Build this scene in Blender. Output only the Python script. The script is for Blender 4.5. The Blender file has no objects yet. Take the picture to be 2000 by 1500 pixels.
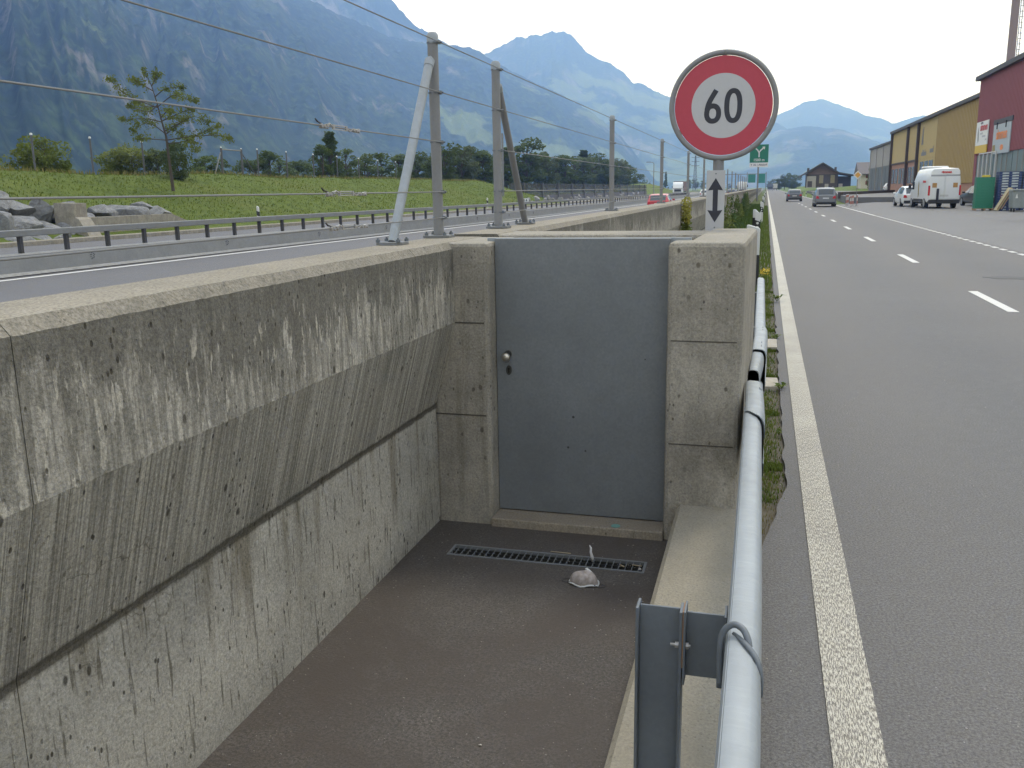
import bpy, math, random
import numpy as np
from mathutils import Vector, Matrix, noise
R = math.radians
random.seed(7)
scene = bpy.context.scene
col = scene.collection

# ------------------------------------------------------------------ camera
# x = across the road, y = along the road, z = up, road surface at z = 0
CAM = Vector((0, 0, 1.84)); FPX = 1745.0
YAW, PIT, ROL = R(15.757), R(12.18), R(.95)
_F = Vector((-math.sin(YAW)*math.cos(PIT), math.cos(YAW)*math.cos(PIT), -math.sin(PIT)))
_R = Vector((math.cos(YAW), math.sin(YAW), 0)); _U = _R.cross(_F)
_R, _U = _R*math.cos(ROL)-_U*math.sin(ROL), _U*math.cos(ROL)+_R*math.sin(ROL)
cd = bpy.data.cameras.new('camera'); cam = bpy.data.objects.new('camera', cd); col.objects.link(cam)
cd.sensor_width = 36; cd.lens = FPX/2000*36; cd.clip_start = .05; cd.clip_end = 40000
cam.matrix_world = Matrix(((_R.x, _U.x, -_F.x, CAM.x), (_R.y, _U.y, -_F.y, CAM.y), (_R.z, _U.z, -_F.z, CAM.z), (0, 0, 0, 1)))
scene.camera = cam
def ray(px, py): return _F + _R*((px-1000)/FPX) - _U*((py-750)/FPX)      # photo pixel -> direction
def atz(px, py, z): d = ray(px, py); return CAM + d*((z-CAM.z)/d.z)
def atx(px, py, x): d = ray(px, py); return CAM + d*(x/d.x)
def aty(px, py, y): d = ray(px, py); return CAM + d*(y/d.y)

# ------------------------------------------------------------------ light
SUN_EL, SUN_AZ = R(58), R(20)            # azimuth clockwise from +y
w = bpy.data.worlds.new('World'); scene.world = w; w.use_nodes = True
wn = w.node_tree; wn.nodes.clear()
def W(t, **k):
    n = wn.nodes.new(t)
    for a, b in k.items(): setattr(n, a, b)
    return n
sky = W('ShaderNodeTexSky', sky_type='NISHITA', sun_disc=False, sun_elevation=SUN_EL, sun_rotation=SUN_AZ, air_density=1.0, dust_density=2.0, ozone_density=1.0)
tc = W('ShaderNodeTexCoord'); mp = W('ShaderNodeMapping'); mp.inputs['Scale'].default_value = (1, 1, 4.5)
nz = W('ShaderNodeTexNoise'); nz.inputs['Scale'].default_value = 1.6; nz.inputs['Detail'].default_value = 5; nz.inputs['Roughness'].default_value = .5
rp = W('ShaderNodeValToRGB'); rp.color_ramp.elements[0].position = .32; rp.color_ramp.elements[0].color = (.3, .3, .3, 1); rp.color_ramp.elements[1].position = .52; rp.color_ramp.elements[1].color = (1, 1, 1, 1)
mx = W('ShaderNodeMix', data_type='RGBA'); mx.inputs['B'].default_value = (11.6, 12.6, 14.2, 1)
bg = W('ShaderNodeBackground'); bg.inputs['Strength'].default_value = .1; ow = W('ShaderNodeOutputWorld')
l = wn.links.new
l(tc.outputs['Generated'], mp.inputs['Vector']); l(mp.outputs['Vector'], nz.inputs['Vector']); l(nz.outputs['Fac'], rp.inputs['Fac'])
l(rp.outputs['Color'], mx.inputs['Factor']); l(sky.outputs['Color'], mx.inputs['A']); l(mx.outputs['Result'], bg.inputs['Color']); l(bg.outputs['Background'], ow.inputs['Surface'])
sd = bpy.data.lights.new('sun', 'SUN'); sd.energy = 1.5; sd.angle = R(12); sd.color = (1, .975, .94)
sun = bpy.data.objects.new('sun', sd); col.objects.link(sun)
sv = Vector((math.sin(SUN_AZ)*math.cos(SUN_EL), math.cos(SUN_AZ)*math.cos(SUN_EL), math.sin(SUN_EL)))
sun.rotation_euler = sv.to_track_quat('Z', 'Y').to_euler(); sun.location = (0, 0, 30)
vs = scene.view_settings; vs.view_transform = 'Standard'; vs.look = 'None'; vs.exposure = .35; vs.gamma = 1; vs.use_curve_mapping = False
cy = scene.cycles
cy.use_denoising = True; cy.use_adaptive_sampling = True; cy.adaptive_threshold = .02; cy.max_bounces = 5; cy.diffuse_bounces = 2; cy.glossy_bounces = 2; cy.transmission_bounces = 4; cy.volume_bounces = 2; cy.transparent_max_bounces = 8

# ------------------------------------------------------------------ helpers
def tag(o, label=None, cat=None, group=None, kind=None):
    for k, v in (('label', label), ('category', cat), ('group', group), ('kind', kind)):
        if v: o[k] = v
    return o
def empty(name, loc=(0, 0, 0), rz=0, label=None, cat=None, group=None):
    o = bpy.data.objects.new(name, None); col.objects.link(o); o.location = loc; o.rotation_euler = (0, 0, rz); o.empty_display_size = .1
    return tag(o, label, cat, group)
def place(name, mesh, parent=None):
    o = bpy.data.objects.new(name, mesh); col.objects.link(o)
    if parent: o.parent = parent
    return o
def copy_tree(o, parent=None):
    c = o.copy(); col.objects.link(c)
    if parent: c.parent = parent
    for ch in o.children: copy_tree(ch, c)
    return c
ORD = ['first', 'second', 'third', 'fourth', 'fifth', 'sixth', 'seventh', 'eighth', 'ninth', 'tenth', 'eleventh', 'twelfth', 'thirteenth', 'fourteenth', 'fifteenth', 'sixteenth', 'seventeenth', 'eighteenth', 'nineteenth', 'twentieth', 'twenty-first', 'twenty-second', 'twenty-third', 'twenty-fourth', 'twenty-fifth', 'twenty-sixth', 'twenty-seventh', 'twenty-eighth']
class MB:
    def __init__(s): s.v = []; s.f = []
    def add(s, vs, fs):
        b = len(s.v); s.v += [tuple(p) for p in vs]; s.f += [tuple(b+i for i in f) for f in fs]; return s
    def box(s, x0, x1, y0, y1, z0, z1):
        return s.add([(x, y, z) for z in (z0, z1) for y in (y0, y1) for x in (x0, x1)], [(0, 2, 3, 1), (4, 5, 7, 6), (0, 1, 5, 4), (2, 6, 7, 3), (0, 4, 6, 2), (1, 3, 7, 5)])
    def cbox(s, c, sx, sy, sz, rot=None):
        pts = [Vector((x*sx/2, y*sy/2, z*sz/2)) for z in (-1, 1) for y in (-1, 1) for x in (-1, 1)]
        if rot: pts = [rot @ p for p in pts]
        c = Vector(c)
        return s.add([p+c for p in pts], [(0, 2, 3, 1), (4, 5, 7, 6), (0, 1, 5, 4), (2, 6, 7, 3), (0, 4, 6, 2), (1, 3, 7, 5)])
    def quad(s, *p): return s.add(p, [tuple(range(len(p)))])
    def prism(s, poly, ax, a0, a1):
        def P(u, v, a): return {'x': (a, u, v), 'y': (u, a, v), 'z': (u, v, a)}[ax]
        n = len(poly); vs = [P(u, v, a0) for u, v in poly]+[P(u, v, a1) for u, v in poly]
        return s.add(vs, [tuple(range(n)), tuple(range(2*n-1, n-1, -1))]+[(i, i+n, (i+1) % n+n, (i+1) % n) for i in range(n)])
    def tube(s, pts, r, n=8, cap=True):
        pts = [Vector(p) for p in pts]; rs = r if isinstance(r, (list, tuple)) else [r]*len(pts); b = len(s.v); up = None
        for i, p in enumerate(pts):
            t = (pts[min(i+1, len(pts)-1)]-pts[max(i-1, 0)]).normalized()
            if up is None: up = t.orthogonal().normalized()
            up = (up-t*up.dot(t)).normalized(); sd = t.cross(up)
            for k in range(n):
                a = 2*math.pi*k/n; s.v.append(tuple(p+(up*math.cos(a)+sd*math.sin(a))*rs[i]))
        for i in range(len(pts)-1):
            for k in range(n): s.f.append((b+i*n+k, b+i*n+(k+1) % n, b+(i+1)*n+(k+1) % n, b+(i+1)*n+k))
        if cap: s.f += [tuple(b+k for k in range(n-1, -1, -1)), tuple(b+(len(pts)-1)*n+k for k in range(n))]
        return s
    def cyl(s, p0, p1, r, n=12, r1=None): return s.tube([p0, p1], [r, r if r1 is None else r1], n)
    def sweep(s, prof, ys, fn=None, close=True):
        # prof: list of (x, z); ys: stations along y; fn(x, y, z, i) -> point
        fn = fn or (lambda x, y, z, i: (x, y, z)); n = len(prof); b = len(s.v)
        for y in ys:
            for i, (x, z) in enumerate(prof): s.v.append(tuple(fn(x, y, z, i)))
        for j in range(len(ys)-1):
            for i in range(n if close else n-1): s.f.append((b+j*n+i, b+j*n+(i+1) % n, b+(j+1)*n+(i+1) % n, b+(j+1)*n+i))
        if close: s.f += [tuple(b+i for i in range(n-1, -1, -1)), tuple(b+(len(ys)-1)*n+i for i in range(n))]
        return s
    def xf(s, fn): s.v = [tuple(fn(Vector(p))) for p in s.v]; return s
    def mesh(s, name, m, smooth=False, fix=True):
        me = bpy.data.meshes.new(name); me.from_pydata(s.v, [], s.f)
        if fix:
            import bmesh
            bm = bmesh.new(); bm.from_mesh(me); bmesh.ops.recalc_face_normals(bm, faces=bm.faces); bm.to_mesh(me); bm.free()
        if m: me.materials.append(m)
        if smooth:
            me.polygons.foreach_set('use_smooth', [True]*len(me.polygons))
            if smooth != 'all': me.set_sharp_from_angle(angle=R(38))
        me.update(); return me
    def build(s, name, m, parent=None, smooth=False, fix=True, bevel=0):
        o = place(name, s.mesh(name, m, smooth, fix), parent)
        if bevel:
            b = o.modifiers.new('bevel', 'BEVEL'); b.width = bevel; b.segments = 2; b.limit_method = 'ANGLE'; b.angle_limit = R(35)
        return o
def text_mesh(body, size, m, name, ext=.002, shear=0, bold=0):
    c = bpy.data.curves.new(name, 'FONT'); c.body = body; c.size = size; c.extrude = ext; c.align_x = 'CENTER'; c.align_y = 'CENTER'; c.shear = shear; c.offset = bold; c.resolution_u = 3
    o = bpy.data.objects.new(name, c); col.objects.link(o); dg = bpy.context.evaluated_depsgraph_get(); dg.update()
    me = bpy.data.meshes.new_from_object(o.evaluated_get(dg)); bpy.data.objects.remove(o); bpy.data.curves.remove(c)
    me.materials.clear(); me.materials.append(m); return me
# ---- materials
class Mat:
    def __init__(s, name, color=(.5, .5, .5), rough=.8, metal=0, spec=.5):
        s.m = bpy.data.materials.new(name); s.m.use_nodes = True; s.nt = s.m.node_tree; s.b = s.nt.nodes['Principled BSDF']
        s.b.inputs['Base Color'].default_value = (*color, 1); s.b.inputs['Roughness'].default_value = rough; s.b.inputs['Metallic'].default_value = metal; s.b.inputs['Specular IOR Level'].default_value = spec
        s._co = None
    def n(s, t, inp=None, **k):
        nd = s.nt.nodes.new('ShaderNode'+t)
        for a, b in k.items(): setattr(nd, a, b)
        for a, b in (inp or {}).items(): s.set(nd.inputs[a], b)
        return nd
    def set(s, sock, v):
        if hasattr(v, 'node'): s.nt.links.new(v, sock)
        elif isinstance(v, (tuple, list)) and sock.type == 'RGBA' and len(v) == 3: sock.default_value = (*v, 1)
        else: sock.default_value = v
    @property
    def co(s):
        if not s._co: s._co = s.n('TexCoord').outputs['Object']
        return s._co
    def map(s, sc=(1, 1, 1), loc=(0, 0, 0), rot=(0, 0, 0), co=None): return s.n('Mapping', {'Vector': co or s.co, 'Scale': sc, 'Location': loc, 'Rotation': rot}).outputs['Vector']
    def noise(s, sc, det=4, rough=.5, co=None, dist=0): return s.n('TexNoise', {'Vector': co or s.co, 'Scale': sc, 'Detail': det, 'Roughness': rough, 'Distortion': dist}).outputs['Fac']
    def vor(s, sc, co=None, feat='F1', out='Distance', rnd=1): return s.n('TexVoronoi', {'Vector': co or s.co, 'Scale': sc, 'Randomness': rnd}, feature=feat).outputs[out]
    def ramp(s, f, *st):
        nd = s.n('ValToRGB', {'Fac': f}); e = nd.color_ramp.elements
        while len(e) < len(st): e.new(.5)
        for i, (p, c) in enumerate(st):
            e[i].position = p; e[i].color = (c, c, c, 1) if not isinstance(c, (tuple, list)) else (*c, 1)
        return nd.outputs['Color']
    def mix(s, f, a, b, mode='MIX'): 
        nd = s.n('Mix', data_type='RGBA', blend_type=mode); s.set(nd.inputs['Factor'], f); s.set(nd.inputs['A'], a); s.set(nd.inputs['B'], b); return nd.outputs['Result']
    def math(s, op, a, b=0.0, cl=False): nd = s.n('Math', operation=op, use_clamp=cl); s.set(nd.inputs[0], a); s.set(nd.inputs[1], b); return nd.outputs[0]
    def xyz(s, co=None): return s.n('SeparateXYZ', {'Vector': co or s.co}).outputs
    def color(s, c): s.set(s.b.inputs['Base Color'], c); return s
    def rough(s, c): s.set(s.b.inputs['Roughness'], c); return s
    def bump(s, h, st=.3, d=.01): s.set(s.b.inputs['Normal'], s.n('Bump', {'Height': h, 'Strength': st, 'Distance': d}).outputs['Normal']); return s
def plain(name, c, rough=.6, metal=0, var=.12, sc=6, spec=.5, bump=0):
    a = Mat(name, c, rough, metal, spec); n = a.noise(sc, 5, .6)
    a.color(a.mix(n, tuple(x*(1-var) for x in c), tuple(min(1, x*(1+var)) for x in c)))
    if bump: a.bump(a.noise(sc*6, 4, .6), bump, .01)
    return a.m
# ------------------------------------------------------------------ mountains, ground, haze
def mountain_material(name, rocky=.5, meadow=.3, seed=0, tone=1.0):
    a = Mat(name, rough=.95, spec=.05); mp = a.map(loc=(seed*131., seed*77., 0))
    cr = a.vor(.055, a.map(sc=(1, 1, .5), loc=(seed*131., 0, 0))); fo = a.mix(a.ramp(cr, (.1, 1.), (.6, 0.)), (.006*tone, .012*tone, .006*tone), (.05*tone, .078*tone, .026*tone))
    fo = a.mix(a.ramp(a.noise(.006, 5, .65, mp), (.38, 0.), (.64, 1.)), fo, a.mix(.55, fo, (.012, .024, .014)))
    fo = a.mix(a.ramp(a.noise(.0022, 4, .6, a.map(loc=(seed*9., 40, 0))), (.5, 0.), (.66, .7)), fo, a.mix(.5, fo, (.075, .095, .025)))
    rk = a.mix(a.noise(.02, 8, .8, mp), (.07, .066, .062), (.30, .265, .245))
    nrm = a.xyz(a.n('NewGeometry').outputs['Normal'])['Z']
    m1 = a.noise(.0042, 10, .7, a.map(sc=(1, 1, .8), loc=(seed*31., 0, 0)), .5)
    rm = a.ramp(a.math('ADD', m1, a.math('MULTIPLY', a.math('SUBTRACT', .62, nrm), .12)), (.645-.12*rocky, 0.), (.72-.1*rocky, .8))
    c = a.mix(rm, fo, rk)
    m2 = a.noise(.0022, 7, .6, a.map(sc=(1, 1, 2.2), loc=(0, seed*53.+9, 0)))
    mm = a.ramp(m2, (.68-.2*meadow, 0.), (.71-.2*meadow, 1.))
    mm = a.math('MULTIPLY', mm, a.ramp(nrm, (.3, 0.), (.5, 1.)))
    c = a.mix(mm, c, a.mix(a.noise(.02, 4, co=mp), (.07, .1, .03), (.14, .165, .06)))
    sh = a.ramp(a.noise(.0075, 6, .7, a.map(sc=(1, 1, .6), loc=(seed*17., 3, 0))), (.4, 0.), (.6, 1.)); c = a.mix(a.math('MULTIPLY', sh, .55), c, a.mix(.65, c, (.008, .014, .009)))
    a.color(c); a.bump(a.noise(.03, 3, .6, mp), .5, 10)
    return a.m
def lerp_pts(pts, x):
    if x <= pts[0][0]: return pts[0][1]
    for (x0, y0), (x1, y1) in zip(pts, pts[1:]):
        if x <= x1: return y0+(y1-y0)*(x-x0)/(x1-x0)
    return pts[-1][1]
def mountain(name, sky, rb, rt, m, seed, amp=1, nu=240, nv=90, gully=1.0, prof=1.1, canopy=0, jag=.022):
    # sky: skyline in photo pixels; rb / rt: (pixel, metres) lists for the foot and the crest distance
    x0, x1 = sky[0][0], sky[-1][0]; mb = MB(); rows = nv+14
    for i in range(nu+1):
        px = x0+(x1-x0)*i/nu; d = ray(px, lerp_pts(sky, px)); h = math.hypot(d.x, d.y); ux, uy = d.x/h, d.y/h
        r0, r1 = lerp_pts(rb, px), lerp_pts(rt, px); zt = (d.z/h*r1+CAM.z)*(1+(jag*noise.fractal(Vector((px*.045, seed*5., 0)), .7, 2.2, 5) if not canopy else 0))
        for j in range(rows+1):
            t = j/nv; r = r0+(r1-r0)*t; X, Y = ux*r, uy*r
            q = Vector((X*.0011+seed*7.3, Y*.0011, seed)); nn = noise.fractal(q, .9, 2.1, 6)
            sp = noise.ridged_multi_fractal(Vector((px*.009*gully+nn*.5, t*.9+seed, seed*3.1)), .8, 2.1, 5, 1., 2.)-1.1
            fine = noise.fractal(Vector((X*.008, Y*.008, seed)), .8, 2., 5)
            if t <= 1:
                z = zt*(t**prof); env = math.sin(math.pi*min(1, t*1.02)**.9)
                z += env*zt*(.13*nn+.05*sp)*amp + zt*.008*fine*min(1, t*6)*amp
            else: z = zt*(1-.5*(t-1)*6)+zt*.02*fine*amp
            if canopy: z += canopy*(noise.noise(Vector((X*.05, Y*.05, 1)))+.6*noise.noise(Vector((X*.13, Y*.13, 5))))*min(1, t*20)
            mb.v.append((X, Y, max(z, -3 if j else -8)))
    n = rows+1
    for i in range(nu):
        for j in range(rows): mb.f.append((i*n+j, (i+1)*n+j, (i+1)*n+j+1, i*n+j+1))
    o = mb.build(name, m, smooth='all'); tag(o, kind='structure'); return o
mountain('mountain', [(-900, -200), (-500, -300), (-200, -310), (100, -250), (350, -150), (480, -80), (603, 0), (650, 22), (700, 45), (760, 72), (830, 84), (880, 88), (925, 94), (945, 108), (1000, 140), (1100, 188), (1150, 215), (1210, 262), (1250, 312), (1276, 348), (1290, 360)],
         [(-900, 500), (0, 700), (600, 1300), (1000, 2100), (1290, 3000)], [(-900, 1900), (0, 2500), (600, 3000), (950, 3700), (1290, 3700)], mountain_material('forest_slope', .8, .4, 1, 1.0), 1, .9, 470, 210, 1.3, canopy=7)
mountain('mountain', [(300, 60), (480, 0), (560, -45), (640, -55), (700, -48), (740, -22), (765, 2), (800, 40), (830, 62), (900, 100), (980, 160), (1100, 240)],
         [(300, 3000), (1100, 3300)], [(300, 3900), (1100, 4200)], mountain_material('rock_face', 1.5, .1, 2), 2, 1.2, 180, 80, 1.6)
mountain('mountain', [(760, 240), (880, 150), (950, 105), (985, 85), (1010, 74), (1060, 66), (1100, 61), (1115, 68), (1125, 80), (1160, 113), (1200, 130), (1240, 160), (1300, 187), (1400, 205), (1500, 229), (1560, 265), (1650, 305), (1740, 340)],
         [(760, 3900), (1740, 3900)], [(760, 5600), (1740, 5400)], mountain_material('hazy_slope', 1.15, .75, 3), 3, .8, 240, 90, 1.2)
mountain('mountain', [(1280, 340), (1400, 300), (1480, 268), (1530, 252), (1580, 246), (1640, 252), (1700, 272), (1760, 292), (1900, 320), (2150, 345)],
         [(1280, 3700), (2150, 3700)], [(1280, 5000), (2150, 5000)], mountain_material('cliff_slope', 1.2, .7, 5), 5, .9, 200, 80, 1.8, .8)
mountain('mountain', [(1300, 280), (1400, 255), (1500, 232), (1540, 215), (1570, 200), (1600, 193), (1640, 205), (1660, 210), (1690, 226), (1720, 231), (1745, 241), (1765, 236), (1785, 228), (1800, 226), (1900, 240), (2050, 220), (2300, 130), (2700, -60), (3100, -150)],
         [(1300, 5600), (2050, 5200), (3100, 1500)], [(1300, 7600), (2050, 7300), (3100, 2800)], mountain_material('far_peak', 1.0, .5, 6), 6, .9, 240, 70, 1.3)
ga = Mat('meadow', rough=.95, spec=.1)
ga.color(ga.mix(ga.noise(.05, 6, .65), (.06, .09, .025), (.13, .16, .05)))
g = MB().box(-9000, 9000, -2500, 8600, -1.2, -.3).build('ground', ga.m); tag(g, kind='structure')
hz = MB().box(-9100, 9100, -2600, 8700, -10, 1150).build('haze', None)
hm = bpy.data.materials.new('haze_air'); hm.use_nodes = True; hn = hm.node_tree; hn.nodes.clear()
ho = hn.nodes.new('ShaderNodeOutputMaterial'); hv = hn.nodes.new('ShaderNodeVolumePrincipled')
hv.inputs['Color'].default_value = (.29, .49, 1.0, 1); hv.inputs['Absorption Color'].default_value = (1, 1, 1, 1); hv.inputs['Density'].default_value = 2.35e-4; hv.inputs['Anisotropy'].default_value = .45
hn.links.new(hv.outputs['Volume'], ho.inputs['Volume']); hz.data.materials.append(hm); tag(hz, 'pale blue summer haze filling the valley air', 'haze', kind='stuff')
# ------------------------------------------------------------------ surfaces of the place
def asphalt(name, c0, c1, tint=None, lanes=False, sc=1.0):
    a = Mat(name, rough=.7, spec=.4); big = a.noise(.35, 5, .6); mid = a.noise(9, 4, .6); fine = a.ramp(a.noise(82*sc, 3, .9), (.39, 0.), (.61, 1.))
    c = a.mix(fine, tuple(x*.45 for x in c0), tuple(x*1.6 for x in c0))
    c = a.mix(a.math('MULTIPLY', a.ramp(big, (.35, 0.), (.68, 1.)), .8), c, a.mix(fine, tuple(x*.55 for x in c1), tuple(x*1.45 for x in c1)))
    c = a.mix(a.math('MULTIPLY', a.ramp(mid, (.35, 0.), (.65, 1.)), .4), c, tuple(x*.72 for x in c0))
    st = a.ramp(a.vor(85*sc), (.0, 1.), (.10, 1.), (.16, 0.)); pick = a.ramp(a.noise(37*sc, 2), (.56, 0.), (.6, 1.))
    c = a.mix(a.math('MULTIPLY', st, pick), c, (.3, .28, .26))
    if tint: c = a.mix(a.ramp(a.noise(1.1, 6, .7, dist=.6), (.42, 0.), (.62, .8)), c, tint)
    if lanes:   # wheel tracks and a browner middle strip
        tr = a.n('TexWave', {'Vector': a.co, 'Scale': .115, 'Distortion': .6, 'Detail': 2., 'Phase Offset': 1.2}, wave_type='BANDS', bands_direction='X').outputs['Fac']
        c = a.mix(a.math('MULTIPLY', tr, .45), c, a.mix(fine, (.062, .057, .052), (.15, .138, .127)))
    a.color(c); a.bump(a.noise(130*sc, 2, .7), .5, .004); return a.m
M = {}
M['road'] = asphalt('road_asphalt', (.078, .077, .078), (.098, .096, .096), lanes=True)
M['lot'] = asphalt('lot_asphalt', (.112, .111, .112), (.136, .134, .132))
M['hwy'] = asphalt('motorway_asphalt', (.082, .081, .087), (.097, .096, .101))
M['pit'] = asphalt('pit_asphalt', (.06, .053, .047), (.085, .074, .065), tint=(.052, .041, .034))
def concrete(name, c0, c1, streak=.5, dark=0, top=(.40, .37, .31), band=True, stain=.3, light=(.46, .44, .39), crack=.65, speck=.7):
    a = Mat(name, rough=.92, spec=.2); P = a.xyz(); z = P['Z']
    big = a.noise(1.3, 4, .62); c = a.mix(a.ramp(big, (.3, 0.), (.7, 1.)), c0, c1)
    v1 = a.noise(1, 5, .62, a.map(sc=(14, 14, .9))); v2 = a.noise(1, 4, .7, a.map(sc=(46, 46, 2.2), loc=(3, 7, 1)))
    sm = a.ramp(a.math('ADD', a.math('MULTIPLY', v1, .6), a.math('MULTIPLY', v2, .4)), (.44, 0.), (.56, 1.))
    c = a.mix(a.math('MULTIPLY', sm, streak), c, light)
    if band:
        # dark weathered skin in the upper zone, flaked away in ragged drips
        g = a.ramp(z, (.0, 0.), (1., 1.)); zz = a.math('DIVIDE', a.math('SUBTRACT', z, 1.02), .5)
        fl = a.noise(1, 5, .72, a.map(sc=(19, 19, 3.6), loc=(1, 2, 5)), .6); lf = a.noise(1.7, 3, .5)
        dk = a.ramp(a.math('ADD', a.math('ADD', a.math('MULTIPLY', zz, .34), fl), a.math('MULTIPLY', lf, .35)), (.80, 0.), (.86, 1.))
        dk = a.math('MULTIPLY', dk, a.ramp(a.math('SUBTRACT', z, 1.02), (.0, 0.), (.12, 1.)))
        c = a.mix(a.math('MULTIPLY', dk, .8), c, (.085, .08, .07))
        # undercut middle band: board-marked, browner
        mid = a.math('MULTIPLY', a.ramp(a.math('SUBTRACT', z, .645), (.0, 0.), (.004, 1.)), a.ramp(a.math('SUBTRACT', 1.13, z), (.0, 0.), (.004, 1.)))
        bl = a.noise(1, 4, .7, a.map(sc=(0, 130, 1.1), loc=(0, 0, 3)))
        c = a.mix(a.math('MULTIPLY', mid, a.math('MULTIPLY', a.ramp(bl, (.42, 0.), (.6, 1.)), .5)), c, (.11, .095, .078))
        dl = a.math('ABSOLUTE', a.math('SUBTRACT', z, .648)); dn = a.math('MULTIPLY', a.noise(9, 4), .03)
        c = a.mix(a.ramp(a.math('SUBTRACT', dl, dn), (.0, .85), (.006, .6), (.022, 0.)), c, (.07, .062, .05))
    # brown run-off stains with a shape of their own
    sn = a.noise(1, 5, .6, a.map(sc=(7, 7, .55), loc=(11, 4, 2)), .4)
    c = a.mix(a.math('MULTIPLY', a.ramp(sn, (.60, 0.), (.68, 1.)), stain), c, (.09, .073, .046))
    gn = a.noise(2.2, 5, .7, a.map(loc=(5, 5, 5)))
    c = a.mix(a.math('MULTIPLY', a.ramp(gn, (.58, 0.), (.72, 1.)), .35), c, (.075, .078, .06))
    if dark: c = a.mix(a.math('MULTIPLY', a.ramp(a.noise(3, 6, .7), (.4, 0.), (.65, 1.)), dark), c, (.085, .076, .064))
    # hairline cracks
    ck = a.ramp(a.vor(2.6, a.map(sc=(1, 1, .8), co=a.n('VectorMath', {0: a.co, 1: a.n('VectorMath', {0: a.n('TexNoise', {'Vector': a.co, 'Scale': 6.}).outputs['Color'], 1: (.25, .25, .25)}, operation='MULTIPLY').outputs[0]}, operation='ADD').outputs[0]), 'DISTANCE_TO_EDGE'), (.0, 1.), (.004, .8), (.010, 0.))
    ck = a.math('MULTIPLY', ck, a.ramp(a.noise(1.1, 3), (.5, 0.), (.6, 1.))); c = a.mix(a.math('MULTIPLY', ck, crack), c, (.08, .066, .045))
    # blow holes
    pm = a.ramp(a.noise(6, 3), (.5, 0.), (.6, 1.)); h1 = a.ramp(a.vor(30, a.map(sc=(1, 1, .62))), (.0, 1.), (.13, 1.), (.2, 0.)); h1 = a.math('MULTIPLY', h1, pm)
    h2 = a.math('MULTIPLY', a.ramp(a.vor(11, a.map(sc=(1, 1, .7), loc=(2, 1, 4))), (.0, 1.), (.09, 1.), (.14, 0.)), a.ramp(a.noise(2.3, 3), (.48, 0.), (.56, 1.)))
    hole = a.math('MAXIMUM', h1, h2); c = a.mix(a.math('MULTIPLY', hole, .8), c, (.06, .054, .045))
    fine = a.ramp(a.noise(95, 3, .8), (.33, 0.), (.67, 1.)); c = a.mix(a.ramp(a.noise(4.5, 6, .7, a.map(sc=(1, 1, .7))), (.4, 0.), (.62, .7)), c, a.mix(.5, c, tuple(x*.55 for x in c0))); c = a.mix(.5, c, a.mix(fine, (.24, .24, .24), (.76, .75, .74)), 'OVERLAY')
    # washed aggregate on faces that look up
    nz_ = a.xyz(a.n('NewGeometry').outputs['True Normal'])['Z']
    ag = a.mix(fine, tuple(x*(1-.5*speck) for x in top), tuple(x*(1+.3*speck) for x in top)); ag = a.mix(a.ramp(a.noise(2.5, 5, .6), (.35, 0.), (.7, .6)), ag, tuple(x*.72 for x in top))
    sp = a.math('MULTIPLY', a.ramp(a.vor(60), (.0, 1.), (.14, 1.), (.22, 0.)), a.ramp(a.noise(20, 2), (.5, 0.), (.56, 1.))); ag = a.mix(a.math('MULTIPLY', sp, speck), ag, (.09, .08, .065))
    c = a.mix(1., c, (1.08, 1.05, .99), 'MULTIPLY'); c = a.mix(a.ramp(nz_, (.3, 0.), (.55, .4), (.85, 1.)), c, ag)
    a.color(c)
    a.bump(a.math('SUBTRACT', a.math('MULTIPLY', a.noise(70, 3, .75), .8), a.math('MULTIPLY', a.ramp(a.vor(30, a.map(sc=(1, 1, .62))), (.0, 1.), (.13, 1.), (.2, 0.)), .7)), .5, .006)
    return a.m
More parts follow.
